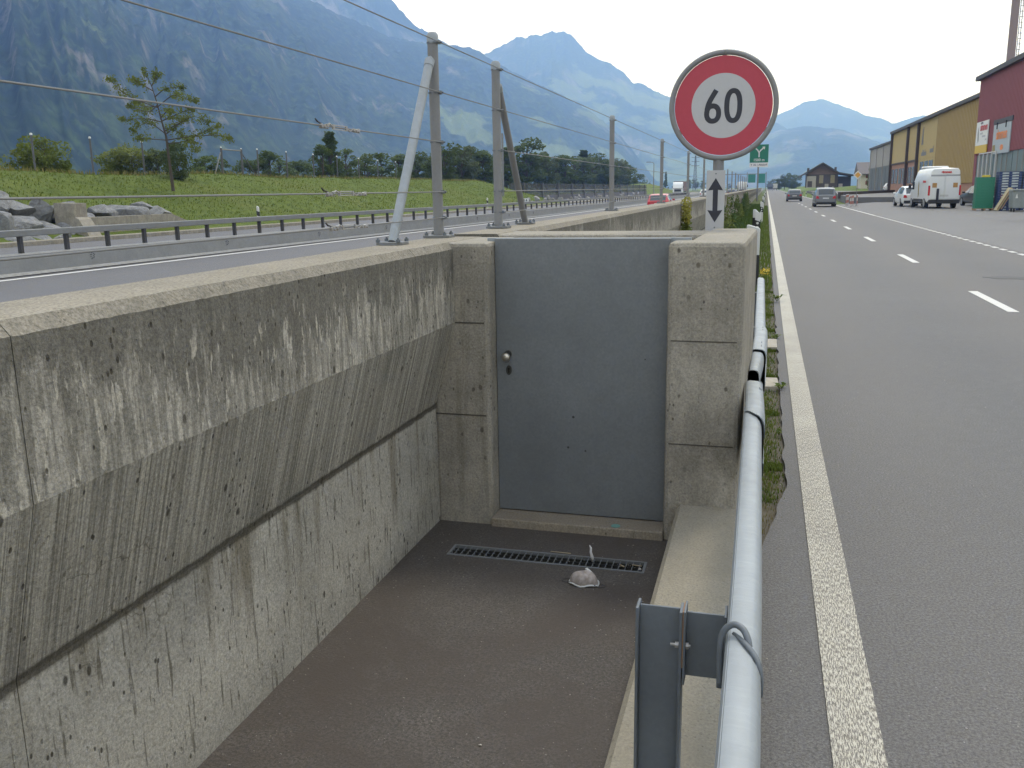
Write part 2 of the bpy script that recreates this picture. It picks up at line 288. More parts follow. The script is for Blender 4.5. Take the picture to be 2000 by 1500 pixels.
def wall_material():
    a = Mat('wall_concrete', rough=.92, spec=.15); z = a.xyz()['Z']
    def streak(sy, sz, det, seed, rough=.65): return a.noise(1, det, rough, a.map(sc=(0, sy, sz), loc=(seed*3.1, seed, seed*1.7)))
    big = a.ramp(a.noise(1.6, 4, .6), (.32, 0.), (.68, 1.)); fs = streak(42, 3.2, 4, 2); fl = streak(11, 1.9, 5, 3, .7)
    # upper face: dark skin flaked off in drips towards the bottom
    up = a.mix(big, (.215, .207, .188), (.3, .289, .262)); up = a.mix(a.ramp(fs, (.44, 0.), (.56, 1.)), a.mix(.62, up, (.1, .096, .086)), up)
    D = a.math('ADD', a.math('MULTIPLY', fl, .62), a.math('MULTIPLY', fs, .38)); T = a.math('ADD', a.math('MULTIPLY', a.math('SUBTRACT', 1.5, z), .72), a.math('MULTIPLY', a.math('SUBTRACT', a.noise(.8, 2), .5), .5))
    dk = a.ramp(a.math('SUBTRACT', a.math('SUBTRACT', D, T), .375), (.0, 0.), (.035, 1.)); up = a.mix(a.math('MULTIPLY', dk, .85), up, a.mix(a.noise(18, 3), (.075, .072, .065), (.135, .13, .118)))
    wp = a.math('MAXIMUM', a.ramp(streak(19, 5.5, 5, 7, .62), (.60, 0.), (.63, 1.)), a.ramp(streak(34, 6, 4, 11, .6), (.60, 0.), (.62, 1.))); wp = a.math('MULTIPLY', wp, a.ramp(a.math('SUBTRACT', 1.535, z), (.04, 0.), (.16, 1.))); up = a.mix(a.math('MULTIPLY', wp, .8), up, (.345, .33, .295))
    # undercut: board marks
    st = streak(125, 1.6, 3, 5, .65); md = a.mix(a.ramp(st, (.36, 0.), (.64, 1.)), (.13, .124, .11), (.32, .307, .273)); md = a.mix(a.ramp(streak(9, 1., 4, 6), (.45, 0.), (.62, .6)), md, a.mix(.4, md, (.09, .082, .07)))
    # foot: pale, with short dark dashes and brown runs from the crease
    lo = a.mix(big, (.24, .232, .21), (.325, .315, .285)); ds = a.ramp(streak(55, 5.5, 4, 8, .6), (.585, 0.), (.64, 1.)); lo = a.mix(a.math('MULTIPLY', ds, .75), lo, (.085, .078, .063))
    br = a.ramp(a.math('ADD', streak(6, .5, 5, 9), a.math('MULTIPLY', a.math('SUBTRACT', z, .35), .25)), (.56, 0.), (.68, 1.)); lo = a.mix(a.math('MULTIPLY', br, .75), lo, a.mix(fs, (.085, .072, .048), (.15, .132, .1)))
    c = a.mix(a.ramp(a.math('SUBTRACT', z, .646), (.0, 0.), (.002, 1.)), lo, md); c = a.mix(a.ramp(a.math('SUBTRACT', z, 1.129), (.0, 0.), (.002, 1.)), c, up)
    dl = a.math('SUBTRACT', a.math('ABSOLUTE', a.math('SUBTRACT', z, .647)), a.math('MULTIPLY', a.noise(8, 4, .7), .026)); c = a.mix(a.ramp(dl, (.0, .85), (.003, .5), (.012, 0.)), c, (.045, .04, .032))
    gn = a.ramp(a.noise(1.5, 5, .7, a.map(loc=(5, 5, 5))), (.5, 0.), (.66, .6)); c = a.mix(gn, c, a.mix(.5, c, (.065, .066, .055)))
    wv = a.n('VectorMath', {0: a.co, 1: a.n('VectorMath', {0: a.n('TexNoise', {'Vector': a.co, 'Scale': 5., 'Detail': 3.}).outputs['Color'], 1: (.4, .4, .4)}, operation='MULTIPLY').outputs[0]}, operation='ADD').outputs[0]
    ck = a.math('MULTIPLY', a.ramp(a.vor(3.2, wv, 'DISTANCE_TO_EDGE'), (.0, 1.), (.006, .7), (.014, 0.)), a.ramp(a.noise(1.3, 3), (.54, 0.), (.62, 1.))); c = a.mix(a.math('MULTIPLY', ck, .6), c, (.05, .042, .028))
    h = a.ramp(a.vor(34, a.map(sc=(1, 1, .6))), (.0, 1.), (.14, 1.), (.21, 0.)); h = a.math('MULTIPLY', h, a.ramp(a.noise(9, 2), (.5, 0.), (.56, 1.)))
    h2 = a.math('MULTIPLY', a.ramp(a.vor(10, a.map(sc=(1, 1, .6), loc=(2, 1, 4))), (.0, 1.), (.075, 1.), (.12, 0.)), a.ramp(a.noise(2.8, 2), (.47, 0.), (.52, 1.))); hole = a.math('MAXIMUM', h, h2); c = a.mix(a.math('MULTIPLY', hole, .85), c, (.03, .027, .022))
    g = a.ramp(a.noise(95, 3, .8), (.33, .0), (.67, 1.)); c = a.mix(.55, c, a.mix(g, (.22, .22, .22), (.78, .78, .77)), 'OVERLAY')
    nz_ = a.xyz(a.n('NewGeometry').outputs['True Normal'])['Z']; ag = a.mix(g, (.15, .135, .108), (.37, .335, .272)); ag = a.mix(a.ramp(a.noise(3, 5, .65), (.35, 0.), (.68, .7)), ag, a.mix(.6, ag, (.16, .148, .12)))
    sp = a.math('MULTIPLY', a.ramp(a.vor(48), (.0, 1.), (.14, 1.), (.22, 0.)), a.ramp(a.noise(16, 2), (.5, 0.), (.56, 1.))); ag = a.mix(a.math('MULTIPLY', sp, .8), ag, (.05, .045, .036))
    c = a.mix(1., c, (1.1, 1.07, 1.01), 'MULTIPLY'); c = a.mix(a.ramp(nz_, (.3, 0.), (.55, .3), (.85, 1.)), c, ag); a.color(c)
    a.bump(a.math('SUBTRACT', a.math('MULTIPLY', a.noise(80, 3, .8), 1.), a.math('MULTIPLY', a.ramp(a.vor(34, a.map(sc=(1, 1, .6))), (.0, 1.), (.14, 1.), (.21, 0.)), .7)), .6, .006); return a.m
M['wall'] = wall_material()
M['block'] = concrete('block_concrete', (.2, .19, .168), (.275, .262, .232), .4, .3, (.29, .268, .222), band=False, stain=.3, light=(.33, .312, .275), crack=.25)
M['kerb'] = concrete('kerb_concrete', (.25, .23, .185), (.29, .265, .215), .15, 0, (.275, .25, .198), band=False, stain=.08, light=(.31, .285, .235), crack=0, speck=.55)
M['sill'] = concrete('sill_concrete', (.22, .195, .158), (.27, .24, .195), .1, .25, (.22, .19, .15), band=False, stain=.3)
def paint(name, c, wear=.5, sc=1):
    a = Mat(name, rough=.7, spec=.3); n = a.noise(1, 5, .75, a.map(sc=(230*sc, 30*sc, 1))); n2 = a.noise(1.2, 4)
    Y = a.ramp(a.math('MULTIPLY', a.xyz()['Y'], .02), (.0, 1.), (.3, .55), (1., .2))
    k = a.math('MULTIPLY', a.ramp(a.math('ADD', n, a.math('MULTIPLY', n2, .12)), (.53+.1*(1-wear), 0.), (.57+.1*(1-wear), 1.)), a.math('MULTIPLY', Y, wear))
    a.color(a.mix(k, a.mix(a.noise(5, 4), tuple(x*.88 for x in c), c), (.11, .1, .09))); a.bump(n, .3, .004); return a.m
M['line'] = paint('edge_line_paint', (.5, .475, .4), 1.0); M['dash'] = paint('lane_paint', (.55, .54, .51), .35); M['hline'] = plain('motorway_line_paint', (.55, .55, .53), .7)
def grass_mat(name, a0, a1, dry=(.2, .17, .08), dk=.25, sc=1.0):
    a = Mat(name, rough=.9, spec=.15); n = a.noise(1.2*sc, 7, .7); b = a.noise(.12*sc, 4, .6)
    c = a.mix(a.ramp(n, (.3, 0.), (.7, 1.)), a0, a1); c = a.mix(a.math('MULTIPLY', a.ramp(b, (.5, 0.), (.68, 1.)), dk), c, dry)
    a.color(c); a.bump(a.noise(6*sc, 6, .8), 1., .12); return a.m
M['bank'] = grass_mat('bank_grass', (.055, .08, .013), (.115, .15, .026), (.15, .13, .045)); M['verge'] = grass_mat('verge_grass', (.05, .075, .02), (.1, .13, .035), dk=.8, sc=4)
M['soil'] = plain('verge_soil', (.085, .075, .055), .95, var=.4, sc=14, bump=.6)
M['field'] = grass_mat('field_grass', (.06, .1, .02), (.12, .16, .04)); M['crop'] = grass_mat('ripe_field', (.26, .2, .06), (.36, .29, .1))
# ------------------------------------------------------------------ ground works
LINE = [(-40, -17.9), (0, -17.3), (17, -16.95), (27, -16.55), (55, -15.35), (90, -14.75), (120, -14.5), (300, -14.3), (900, -14.3)]
def lineX(y): return lerp_pts(LINE, y)
HY = [-40+i*4 for i in range(60)]+[200+i*20 for i in range(36)]
def strip(name, m, fx0, fx1, z, ys=HY, th=.25, z1=None):
    b = MB()
    for y in ys: b.v += [(fx0(y), y, z if z1 is None else z1), (fx1(y), y, z), (fx1(y), y, z-th), (fx0(y), y, z-th)]
    for j in range(len(ys)-1):
        for i in range(4): b.f.append((j*4+i, j*4+(i+1) % 4, j*4+4+(i+1) % 4, j*4+4+i))
    b.f += [(0, 1, 2, 3), tuple(len(b.v)-4+i for i in (3, 2, 1, 0))]
    o = b.build(name, m); tag(o, kind='structure'); return o
def rag(y): return noise.noise(Vector((y*3.1, 4, 1)))*.025+noise.noise(Vector((y*7, 2, 1)))*.006
RY = [-30, -10, 0, 2, 4]+[4.3+i*.08 for i in range(110)]+[13.2+i*1.2 for i in range(30)]+[50+i*50 for i in range(19)]
strip('road', M['road'], lambda y: .034 if y < 4.45 else .03+.165*min(1, (y-4.4)/1.2)+rag(y), lambda y: 6.75, 0, RY)
strip('road_marking', M['line'], lambda y: .285 if y < 100 else .26, lambda y: .455, .006, [-10, 0, 3, 6, 12, 25, 50, 120, 300, 700], .005)
for k in range(12): 
    y = 5.4+9*(k); strip('road_marking', M['dash'], lambda q: 3.46, lambda q: 3.61, .006, [y, y+2.75], .005)
for k in range(85):
    y = 24+k*1.0
    if y > 108: break
    strip('road_marking', M['dash'], lambda q: 6.44, lambda q: 6.58, .006, [y, y+.55 if y < 60 else y+.97], .005)
strip('road_marking', M['dash'], lambda q: 6.44, lambda q: 6.58, .006, [109, 700], .005)
strip('motorway', M['hwy'], lambda y: lineX(y)-12, lambda y: -2.02, 0)
strip('road_marking', M['hline'], lambda y: lineX(y)-.1, lambda y: lineX(y)+.1, .006, HY, .005)
for k in range(20): strip('road_marking', M['hline'], lambda q: lineX(q)+3.9, lambda q: lineX(q)+4.05, .006, [10+k*18, 16+k*18], .005)
strip('verge', M['verge'], lambda y: -1.72, lambda y: -.02, -.035, [6.27, 60, 300, 900]); strip('verge', M['soil'], lambda y: -.086, lambda y: .21, -.03, [4.5, 60, 300, 900])
strip('parking_lot', M['lot'], lambda y: 6.7, lambda y: 10., .25, [-30, 0, 40, 85, 96], .4, -.004)
strip('parking_lot', M['lot'], lambda y: 9.98, lambda y: 70., .25, [-30, 100], .4)
yard = MB().prism([(7.9, 94.5), (12.4, 91.9), (45, 89.6), (45, 235), (9.5, 235), (9.5, 140)], 'z', -.2, .72).build('yard', M['lot']); tag(yard, kind='structure')
fg = MB(); NX, NY = 26, 50
for j in range(NY+1):
    y = 99+j*(j*.25+4)
    for i in range(NX+1):
        x = 7.0+i*(i*.15+1.2); t = min(1, max(0, (y-105)/170)); fg.v.append((x, y, -.05+1.75*t*t*(3-2*t)*min(1, (x-7)/14)+.08*noise.noise(Vector((x*.3, y*.3, 2)))))
for j in range(NY):
    for i in range(NX): k = j*(NX+1)+i; fg.f.append((k, k+1, k+NX+2, k+NX+1))
tag(fg.build('field', M['field'], smooth='all'), kind='structure')
pt = MB(); pq = atz(1985, 543, 0)
pt.prism([(pq.x+.55*math.cos(k*.449)*(1+.2*math.sin(k*2.3)), pq.y+.3*math.sin(k*.449)*(1+.2*math.sin(k*1.7))) for k in range(14)], 'z', .001, .005); tag(pt.build('asphalt_patch', plain('tar_patch', (.066, .065, .065), .8, var=.3, sc=20)), kind='structure')
# pit floor with a slot for the drain
FZ = -.05; DX0, DX1, DY0, DY1 = -1.565, -.515, 4.205, 4.345
pf = MB(); pf.box(-1.9, DX0, -2, 5.0, -.3, FZ).box(DX1, -.3, -2, 5.0, -.3, FZ).box(DX0, DX1, -2, DY0, -.3, FZ).box(DX0, DX1, DY1, 5.0, -.3, FZ)
tag(pf.build('pit_floor', M['pit']), kind='structure')
# kerb under the barrier
kp = [(-.455, -.2), (-.44, -.05), (-.40, .135), (-.378, .16), (.018, .16), (.032, .145), (.034, -.2)]
tag(MB().sweep(kp, [-2, 0, 2, 4.678]).build('kerb', M['kerb']), 'pale concrete kerb under the crash barrier beside the pit', 'kerb')
# ------------------------------------------------------------------ retaining wall, passage and gate
WP = [(-1.775, -.4), (-1.775, .645), (-1.645, 1.13), (-1.645, 1.535), (-1.677, 1.57), (-1.97, 1.57), (-2.005, 1.54), (-2.005, -.4)]
def chip(x, y, z, i):
    if i in (3, 4):
        n = noise.fractal(Vector((y*14, i*5, 1)), .8, 2, 4); n2 = max(0, noise.noise(Vector((y*26, i*9, 4)))-.35)
        return (x-.005*abs(n)-.012*n2*(i == 3)-(.006*n if i == 4 else 0), y, z-.005*abs(n)*(i == 3)-.010*n2)
    if i in (1, 2): n = noise.fractal(Vector((y*9, i*5, 7)), .8, 2, 4); return (x+.003*n, y, z+.006*n)
    return (x, y, z)
def frange(a, b, s): n = max(1, int((b-a)/s)); return [a+(b-a)*i/n for i in range(n+1)]
cw = empty('concrete_wall', (0, 0, 0), 0, 'stained concrete retaining wall with undercut face left of the pit', 'wall')
for a, b in ((-2.0, 1.629), (1.632, 4.118), (4.122, 5.32)): MB().sweep(WP, frange(a, b, .03), chip).build('wall_segment', M['wall'], cw)
fw = empty('concrete_wall', (0, 0, 0), 0, 'long grey concrete wall carrying cable posts beyond the passage', 'wall')
ys = [5.64, 18.6, 30, 42, 54, 66, 78, 90, 105, 120, 150, 190, 240, 320]
for a, b in zip(ys, ys[1:]): MB().sweep(WP, frange(a, b-.02, .06 if a < 6 else .5), chip).build('wall_segment', M['wall'], fw)
gp = empty('gate_passage', (0, 0, 0), 0, 'weathered concrete door frame and walls of the small gate passage', 'door frame')
MB().box(-1.785, -1.448, 4.682, 5.30, -.3, 1.568).build('door_jamb', M['block'], gp, bevel=.022)
MB().prism([(-.474, 4.678), (-.088, 4.678), (-.045, 6.25), (-.345, 6.25), (-.385, 4.87), (-.474, 4.83)], 'z', -.3, 1.572).build('door_jamb', M['block'], gp, bevel=.026)
MB().box(-2.0, -.32, 5.66, 6.12, -.3, 1.566).build('rear_wall', M['block'], gp, bevel=.03)
MB().box(-1.452, -.470, 4.655, 4.97, -.2, .0).build('door_sill', M['sill'], gp, bevel=.008)
# construction joints: recessed lines between the concrete lifts of the jambs (thin dark mortar)
M['joint'] = plain('joint_dirt', (.06, .053, .043), .95, var=.4, sc=20)
for z in (1.128, .60): MB().box(-1.775, -1.475, 4.679, 4.70, z-.0035, z+.0035).build('joint', M['joint'], gp)
for z in (1.06, .50): MB().box(-.452, -.115, 4.675, 4.70, z-.0025, z+.0025).build('joint', M['joint'], gp)
# ------------------------------------------------------------------ motorway far side
eb = MB(); EX = [-28.9, -29.6, -30.4, -31.2, -32, -33, -34, -35, -36, -37, -38, -39, -40, -41, -43, -47, -52, -58, -64, -72]; EZ = [.02, .15, .35, .55, .8, 1.12, 1.45, 1.78, 2.1, 2.42, 2.75, 3.05, 3.3, 3.38, 3.35, 3.3, 3.3, 3.2, 1.8, -.2]
def bankz(x, y):
    z = lerp_pts([(-a, b) for a, b in zip(EX, EZ)], -x); t = min(1, max(0, (152-y)/26)); t = t*t*(3-2*t)
    return z*t-.15*(1-t)+(.10*noise.fractal(Vector((x*.35, y*.22, 3)), 1, 2, 4)+.22*noise.noise(Vector((x*.1, y*.09, 9))))*min(1, (abs(x)-28.9)/3)*t
def bx(y): return lineX(y)+17.0-.4   # the bank follows the bend of the motorway
EY = frange(-30, 156, .8)
for y in EY:
    for x in EX: eb.v.append((x+bx(y)*.0, y, bankz(x, y)))
n = len(EX)
for j in range(len(EY)-1):
    for i in range(n-1): k = j*n+i; eb.f.append((k, k+1, k+n+1, k+n))
tag(eb.build('grass_bank', M['bank'], smooth='all'), kind='structure')
mo = MB()
for j in range(31):
    for i in range(21):
        y = 285+j*3.4; x = -33-i*1.6; t = math.sin(math.pi*j/30)**.7*math.sin(math.pi*min(1, i/14))**.8 if i <= 14 else 0
        mo.v.append((x, y, -.25+4.0*t+.2*noise.noise(Vector((x*.2, y*.2, 1)))*t))
for j in range(30):
    for i in range(20): k = j*21+i; mo.f.append((k, k+1, k+22, k+21))
tag(mo.build('grass_mound', M['bank'], smooth='all'), kind='structure')
strip('gravel_shoulder', plain('gravel', (.2, .19, .17), .95, var=.5, sc=30, bump=.8), lambda y: -38, lambda y: lineX(y)-12.2, -.05, frange(-30, 420, 15))
ko = MB().sweep([(0, -.1), (0, .16), (-.03, .2), (-.25, .2), (-.27, .16), (-.27, -.1)], HY[:58], lambda x, y, z, i: (lineX(y)-12.0+x, y, z)); tag(ko.build('kerb', M['block']), 'low grey kerb along the far edge of the motorway', 'kerb')
ap = MB()
pave = Mat('paved_slope', rough=.9); pv = pave.vor(3.2, pave.map(sc=(1, 1, 1))); pave.color(pave.mix(pave.ramp(pv, (.1, 1.), (.45, 0.)), (.07, .062, .05), (.24, .225, .2))); pave.bump(pv, 1, .1)
EOF_ = None
# ------------------------------------------------------------------ near things
def galv(name, c, rough=.5, metal=.35, spang=.25, sc=60, streak=0):
    a = Mat(name, c, rough, metal); v = a.n('TexVoronoi', {'Vector': a.co, 'Scale': sc}).outputs['Color']; v = a.n('RGBToBW', {'Color': v}).outputs[0]; n = a.noise(2.2, 6, .65)
    cc = a.mix(a.math('MULTIPLY', v, spang), c, tuple(x*1.55 for x in c)); cc = a.mix(a.ramp(n, (.35, 0.), (.7, .55)), cc, tuple(x*.72 for x in c))
    if streak: cc = a.mix(a.math('MULTIPLY', a.ramp(a.noise(1, 6, .7, a.map(sc=(3, 60, 9), rot=(0, 0, .5))), (.5, 0.), (.66, 1.)), streak), cc, tuple(min(1, x*1.5) for x in c))
    a.color(cc); a.rough(a.ramp(a.noise(14, 4), (.3, rough*.8), (.7, min(1, rough*1.25)))); a.bump(a.noise(90, 3), .06, .002); return a.m
M['door'] = galv('galvanised_door', (.132, .142, .148), .5, .1, .4, 90); M['rail'] = galv('galvanised_rail', (.245, .268, .282), .48, .2, .12, 40, .16); M['steel'] = galv('weathered_steel', (.115, .13, .145), .6, .1, .2, 80)
M['post'] = galv('galvanised_post', (.185, .185, .185), .6, .1, .18, 90); M['plate'] = galv('base_plate_steel', (.15, .157, .162), .6, .15, .2, 70)
M['chrome'] = plain('brushed_steel', (.42, .39, .33), .35, .8); M['black'] = plain('black_plastic', (.012, .012, .014), .5); M['dark'] = plain('dark_void', (.008, .008, .008), .9)
M['rust'] = plain('rusty_bolt', (.22, .12, .06), .8, var=.4, sc=80); M['white'] = plain('white_plastic', (.5, .5, .48), .5, var=.08); M['cable'] = plain('steel_cable', (.16, .16, .158), .5, .5, .3, 300); M['clamp'] = plain('zinc_clamp', (.3, .29, .275), .4, .4, .3, 120)
# door
M['dark2'] = plain('tarnished_steel', (.05, .05, .048), .4, .5)
dr = empty('steel_door', (0, 4.81, 0), 0, 'plain galvanised steel door between two concrete jambs', 'door')
dl = MB().box(-1.445, -.476, .0, .004, .006, 1.583).box(-1.445, -1.43, .004, .045, .006, 1.583).box(-.5, -.476, .004, .045, .006, 1.583).box(-1.43, -.5, .004, .045, 1.55, 1.583).box(-1.43, -.5, .004, .045, .006, .04).build('door_leaf', M['door'], dr, bevel=.002)
MB().box(-1.5, -.372, .046, .078, 1.545, 1.5845).build('top_rail', M['rail'], dr)
es = MB().cyl((-1.377, 0, .935), (-1.377, -.006, .935), .021, 20).build('escutcheon', M['dark2'], dr)
pr = [(.0, .011), (.02, .011), (.03, .017), (.038, .024), (.05, .0255), (.059, .02), (.063, .008)]
MB().tube([(-1.377, -.004-a, .925) for a, _ in pr], [b for _, b in pr], 20).build('door_knob', M['chrome'], dr, smooth='all')
es2 = MB().prism([(-1.3735+.0165*math.cos(t*math.pi/10), .842+.028*math.sin(t*math.pi/10)) for t in range(20)], 'y', 0, -.005).build('lock_plate', M['dark2'], dr)
MB().cyl((-1.3735, -.005, .85), (-1.3735, -.0062, .85), .006, 12).box(-1.3765, -1.3705, -.0062, -.005, .828, .85).build('keyhole', M['dark'], es2)
for x, z, r in ((-1.0, .585, .008), (-1.03, .405, .007), (-.93, .39, .006), (-.60, .93, .004)): MB().cyl((x, -.0007, z), (x, .0005, z), r, 7).build('scuff', M['dark2'], dr)
# green survey dot with its nail on the sill
MB().cyl((-.735, 4.69, .0), (-.735, 4.69, .0025), .026, 18).build('survey_mark', plain('green_spray', (.1, .22, .19), .8, var=.3, sc=60), gp)
# drain
dg = empty('drain_grate', (0, 0, FZ), 0, 'narrow steel drain grate set in the asphalt before the door', 'drain grate')
fr = MB(); t = .012
fr.box(DX0, DX1, DY0, DY0+t, -.03, .004).box(DX0, DX1, DY1-t, DY1, -.03, .004).box(DX0, DX0+t, DY0+t, DY1-t, -.03, .004).box(DX1-t, DX1, DY0+t, DY1-t, -.03, .004).build('frame', M['plate'], dg)
MB().box(DX0, DX1, DY0, DY1, -.24, -.16).build('channel', M['dark'], dg)
bm_ = MB().box(-.0018, .0018, DY0+t, DY1-t, -.026, -.001).mesh('cross_bar', M['plate']); bm2 = MB().box(DX0+t, DX1-t, -.0015, .0015, -.026, -.003).mesh('long_bar', M['dark2'])
for k in range(1, 31): o = place('cross_bar', bm_, dg); o.location.x = DX0+(DX1-DX0)*k/31
for k in range(1, 4): o = place('long_bar', bm2, dg); o.location.y = DY0+(DY1-DY0)*k/4
# dust mask
mk = empty('dust_mask', (-.785, 4.03, FZ), R(-8), 'crumpled white dust mask lying on the pit floor', 'mask'); mb = MB(); NU, NV = 24, 9
for j in range(NV+1):
    a = j/NV*math.pi/2
    for i in range(NU):
        t = 2*math.pi*i/NU; rx = .07*(1+.06*math.cos(3*t+1)); ry = .052*(1+.08*math.sin(2*t)); k = math.cos(a)**.75 if j < NV else 0
        mb.v.append((rx*k*math.cos(t), ry*k*math.sin(t)-.01*math.sin(a), .006+.058*math.sin(a)*(1+.1*math.sin(t*2))))
for j in range(NV):
    for i in range(NU): mb.f.append((j*NU+i, j*NU+(i+1) % NU, (j+1)*NU+(i+1) % NU, (j+1)*NU+i))
mm_ = Mat('mask_fibre', rough=.9); mm_.color(mm_.mix(mm_.ramp(mm_.noise(40, 5, .6), (.35, 0.), (.7, 1.)), (.24, .2, .175), (.4, .36, .33))); mm_.bump(mm_.noise(200, 3), .3, .002)
mb.build('mask_shell', mm_.m, mk, smooth='all')
rim = MB(); rim.tube([(.073*math.cos(t*.2618)*(1+.06*math.cos(3*t*.2618+1)), .055*math.sin(t*.2618)*(1+.08*math.sin(2*t*.2618)), .006+.004*math.sin(t*1.3)) for t in range(25)], .0045, 6).build('rim', M['white'], mk, smooth='all')
MB().cbox((.018, .012, .064), .034, .014, .006, Matrix.Rotation(R(-25), 3, 'Z') @ Matrix.Rotation(R(18), 3, 'Y')).build('nose_clip', M['white'], mk, bevel=.002)
elastic = plain('elastic_band', (.045, .045, .05), .8)
for s in (-1, 1): MB().tube([(s*.06, -.03, .01), (s*.085, -.036, .006), (s*.108, -.022, .004), (s*.112, -.006, .004), (s*.095, .004, .005), (s*.066, .008, .012)], .0016, 6).build('elastic_strap', elastic, mk, smooth='all')
# litter
def twig(name, pts, r, m, label, cat): return tag(MB().tube(pts, r, 6).build(name, m, smooth='all'), label, cat)
straw = plain('dry_straw', (.3, .25, .17), .9); paper = plain('grey_tissue', (.5, .48, .46), .95)
twig('plant_fluff', [(-.79, 4.285, FZ+.002), (-.792, 4.282, FZ+.03), (-.80, 4.285, FZ+.055), (-.80, 4.29, FZ+.075), (-.808, 4.293, FZ+.09)], [.006, .009, .007, .006, .002], paper, 'grey wisp of tissue standing in the drain grate', 'litter')
twig('twig', [(-1.03, 4.36, FZ+.006), (-.98, 4.352, FZ+.009), (-.92, 4.356, FZ+.006)], .003, straw, 'pale straw twig lying along the rear edge of the grate', 'twig')
twig('twig', [(-.645, 4.27, FZ+.006), (-.62, 4.24, FZ+.012)], .004, straw, 'short twig lying across the right end of the grate', 'twig')
twig('twig', [(-.585, 4.285, FZ+.006), (-.535, 4.275, FZ+.008)], .003, straw, 'thin twig at the corner of the grate beside the pale stone', 'twig')
def rock_mesh(name, m, seed, sx=1, sy=1, sz=1, sub=2, ang=.35):
    import bmesh
    bm = bmesh.new(); bmesh.ops.create_icosphere(bm, subdivisions=sub, radius=.5); rs = random.Random(seed)
    planes = [(Vector((rs.uniform(-1, 1), rs.uniform(-1, 1), rs.uniform(-.7, 1))).normalized(), rs.uniform(.22, .36)) for _ in range(13)]
    for v in bm.verts:
        for nrm, d in planes:
            e = v.co.dot(nrm)-d
            if e > 0: v.co -= nrm*e*.98
        v.co += v.co.normalized()*noise.fractal(v.co*5+Vector((seed, 0, 0)), .8, 2, 3)*.018
        v.co.x *= sx; v.co.y *= sy; v.co.z *= sz
    me = bpy.data.meshes.new(name); bm.to_mesh(me); bm.free(); me.materials.append(m); return me
pebm = plain('pale_pebble', (.36, .33, .29), .9, var=.3, sc=60)
for (px, py, s, lb) in ((1250, 1113, .022, 'round pale pebble resting on the right end of the grate'), (1123, 1228, .014, 'small brown pebble on the pit floor below the mask'), (938, 1457, .016, 'flat pale pebble on the pit floor near the bottom edge'), (1222, 1410, .012, 'tiny pebble on the pit floor beside the guard rail post'), (500, 1368, .014, 'small white pebble beside the foot of the stained wall')):
    p = atz(px, py, FZ); o = place('pebble', rock_mesh('pebble', pebm, int(px), 1, .8, .6)); o.scale = (s, s, s); o.location = (p.x, p.y, FZ+s*.24); tag(o, lb, 'pebble')
gr = MB(); rg = random.Random(3)
for k in range(900):
    x, y = rg.uniform(-1.76, -.46), rg.uniform(1.2, 4.6); edge = min(abs(x+1.77), abs(x+.46))
    if rg.random() > math.exp(-edge*5)+.16: continue
    s = rg.uniform(.001, .003)*(1.3 if rg.random() < .1 else 1); gr.cbox((x, y, FZ+s*.4), s*2, s*1.6, s, Matrix.Rotation(rg.random()*3, 3, 'Z'))
tag(gr.build('loose_grit', plain('grit', (.2, .18, .155), .9, var=.5, sc=200)), 'loose grit scattered over the pit floor', 'grit', kind='stuff')
gr = MB()
for k in range(700):
    x, y = rg.uniform(.04, 6), 1.8+rg.random()**2*14; s = rg.uniform(.0015, .0035); gr.cbox((x, y, s*.4), s*2, s*1.6, s, Matrix.Rotation(rg.random()*3, 3, 'Z'))
tag(gr.build('loose_grit', plain('road_grit', (.3, .28, .26), .9, var=.6, sc=200)), 'loose grit scattered over the road asphalt', 'grit', kind='stuff')
# ---- speed limit sign
SY = 6.32; sc_ = aty(1412.5, 206.5, SY); sg = empty('speed_limit_sign', (sc_.x, SY, 0), 0, 'round red and white speed limit sign reading 60 on a grey pole', 'road sign')
cz = sc_.z; RO = .337
red = Mat('sign_red', (.5, .035, .065), .45); red.color(red.mix(red.noise(30, 5, .6), (.33, .026, .048), (.4, .036, .062))); wh = Mat('sign_white', (.6, .6, .6), .45); wh.color(wh.mix(wh.noise(25, 5, .6), (.36, .355, .36), (.42, .415, .42))); ink = plain('sign_black', (.012, .014, .025), .45)
def ring(mb, r0, r1, y0, y1, n=72, sx=1, sz=1, cx=0, cz=0):
    vs = []
    for y in (y0, y1):
        for r in (r0, r1): vs += [(cx+sx*r*math.sin(2*math.pi*k/n), y, cz+sz*r*math.cos(2*math.pi*k/n)) for k in range(n)]
    f = []
    for k in range(n):
        q = (k+1) % n; f += [(k, q, n+q, n+k), (2*n+k, 3*n+k, 3*n+q, 2*n+q), (k, 2*n+k, 2*n+q, q), (n+k, n+q, 3*n+q, 3*n+k)]
    return mb.add(vs, f)
tor = MB(); tor.tube([(RO*math.sin(2*math.pi*k/80), .005, cz+RO*math.cos(2*math.pi*k/80)) for k in range(81)], .0178, 12); fr_ = tor.build('ring_frame', M['post'], sg, smooth='all')
MB().prism([(.3165*math.sin(2*math.pi*k/80), cz+.3165*math.cos(2*math.pi*k/80)) for k in range(80)], 'y', 0, .003).build('sign_disc', red.m, sg)
MB().prism([(.2065*math.sin(2*math.pi*k/80), cz+.2065*math.cos(2*math.pi*k/80)) for k in range(80)], 'y', -.0008, -.0003).build('white_disc', wh.m, sg)
lugs = [(0, 1), (.86, -.5), (-.86, -.5)]
for x, z in lugs: MB().cbox((x*.321, .004, cz+z*.321), .03, .004, .03).build('fixing_lug', M['plate'], sg)
for x, z in ((0, .27), (.235, -.135), (-.235, -.135)): MB().cyl((x, -.002, cz+z), (x, 0, cz+z), .006, 10).build('rivet', red.m, sg)
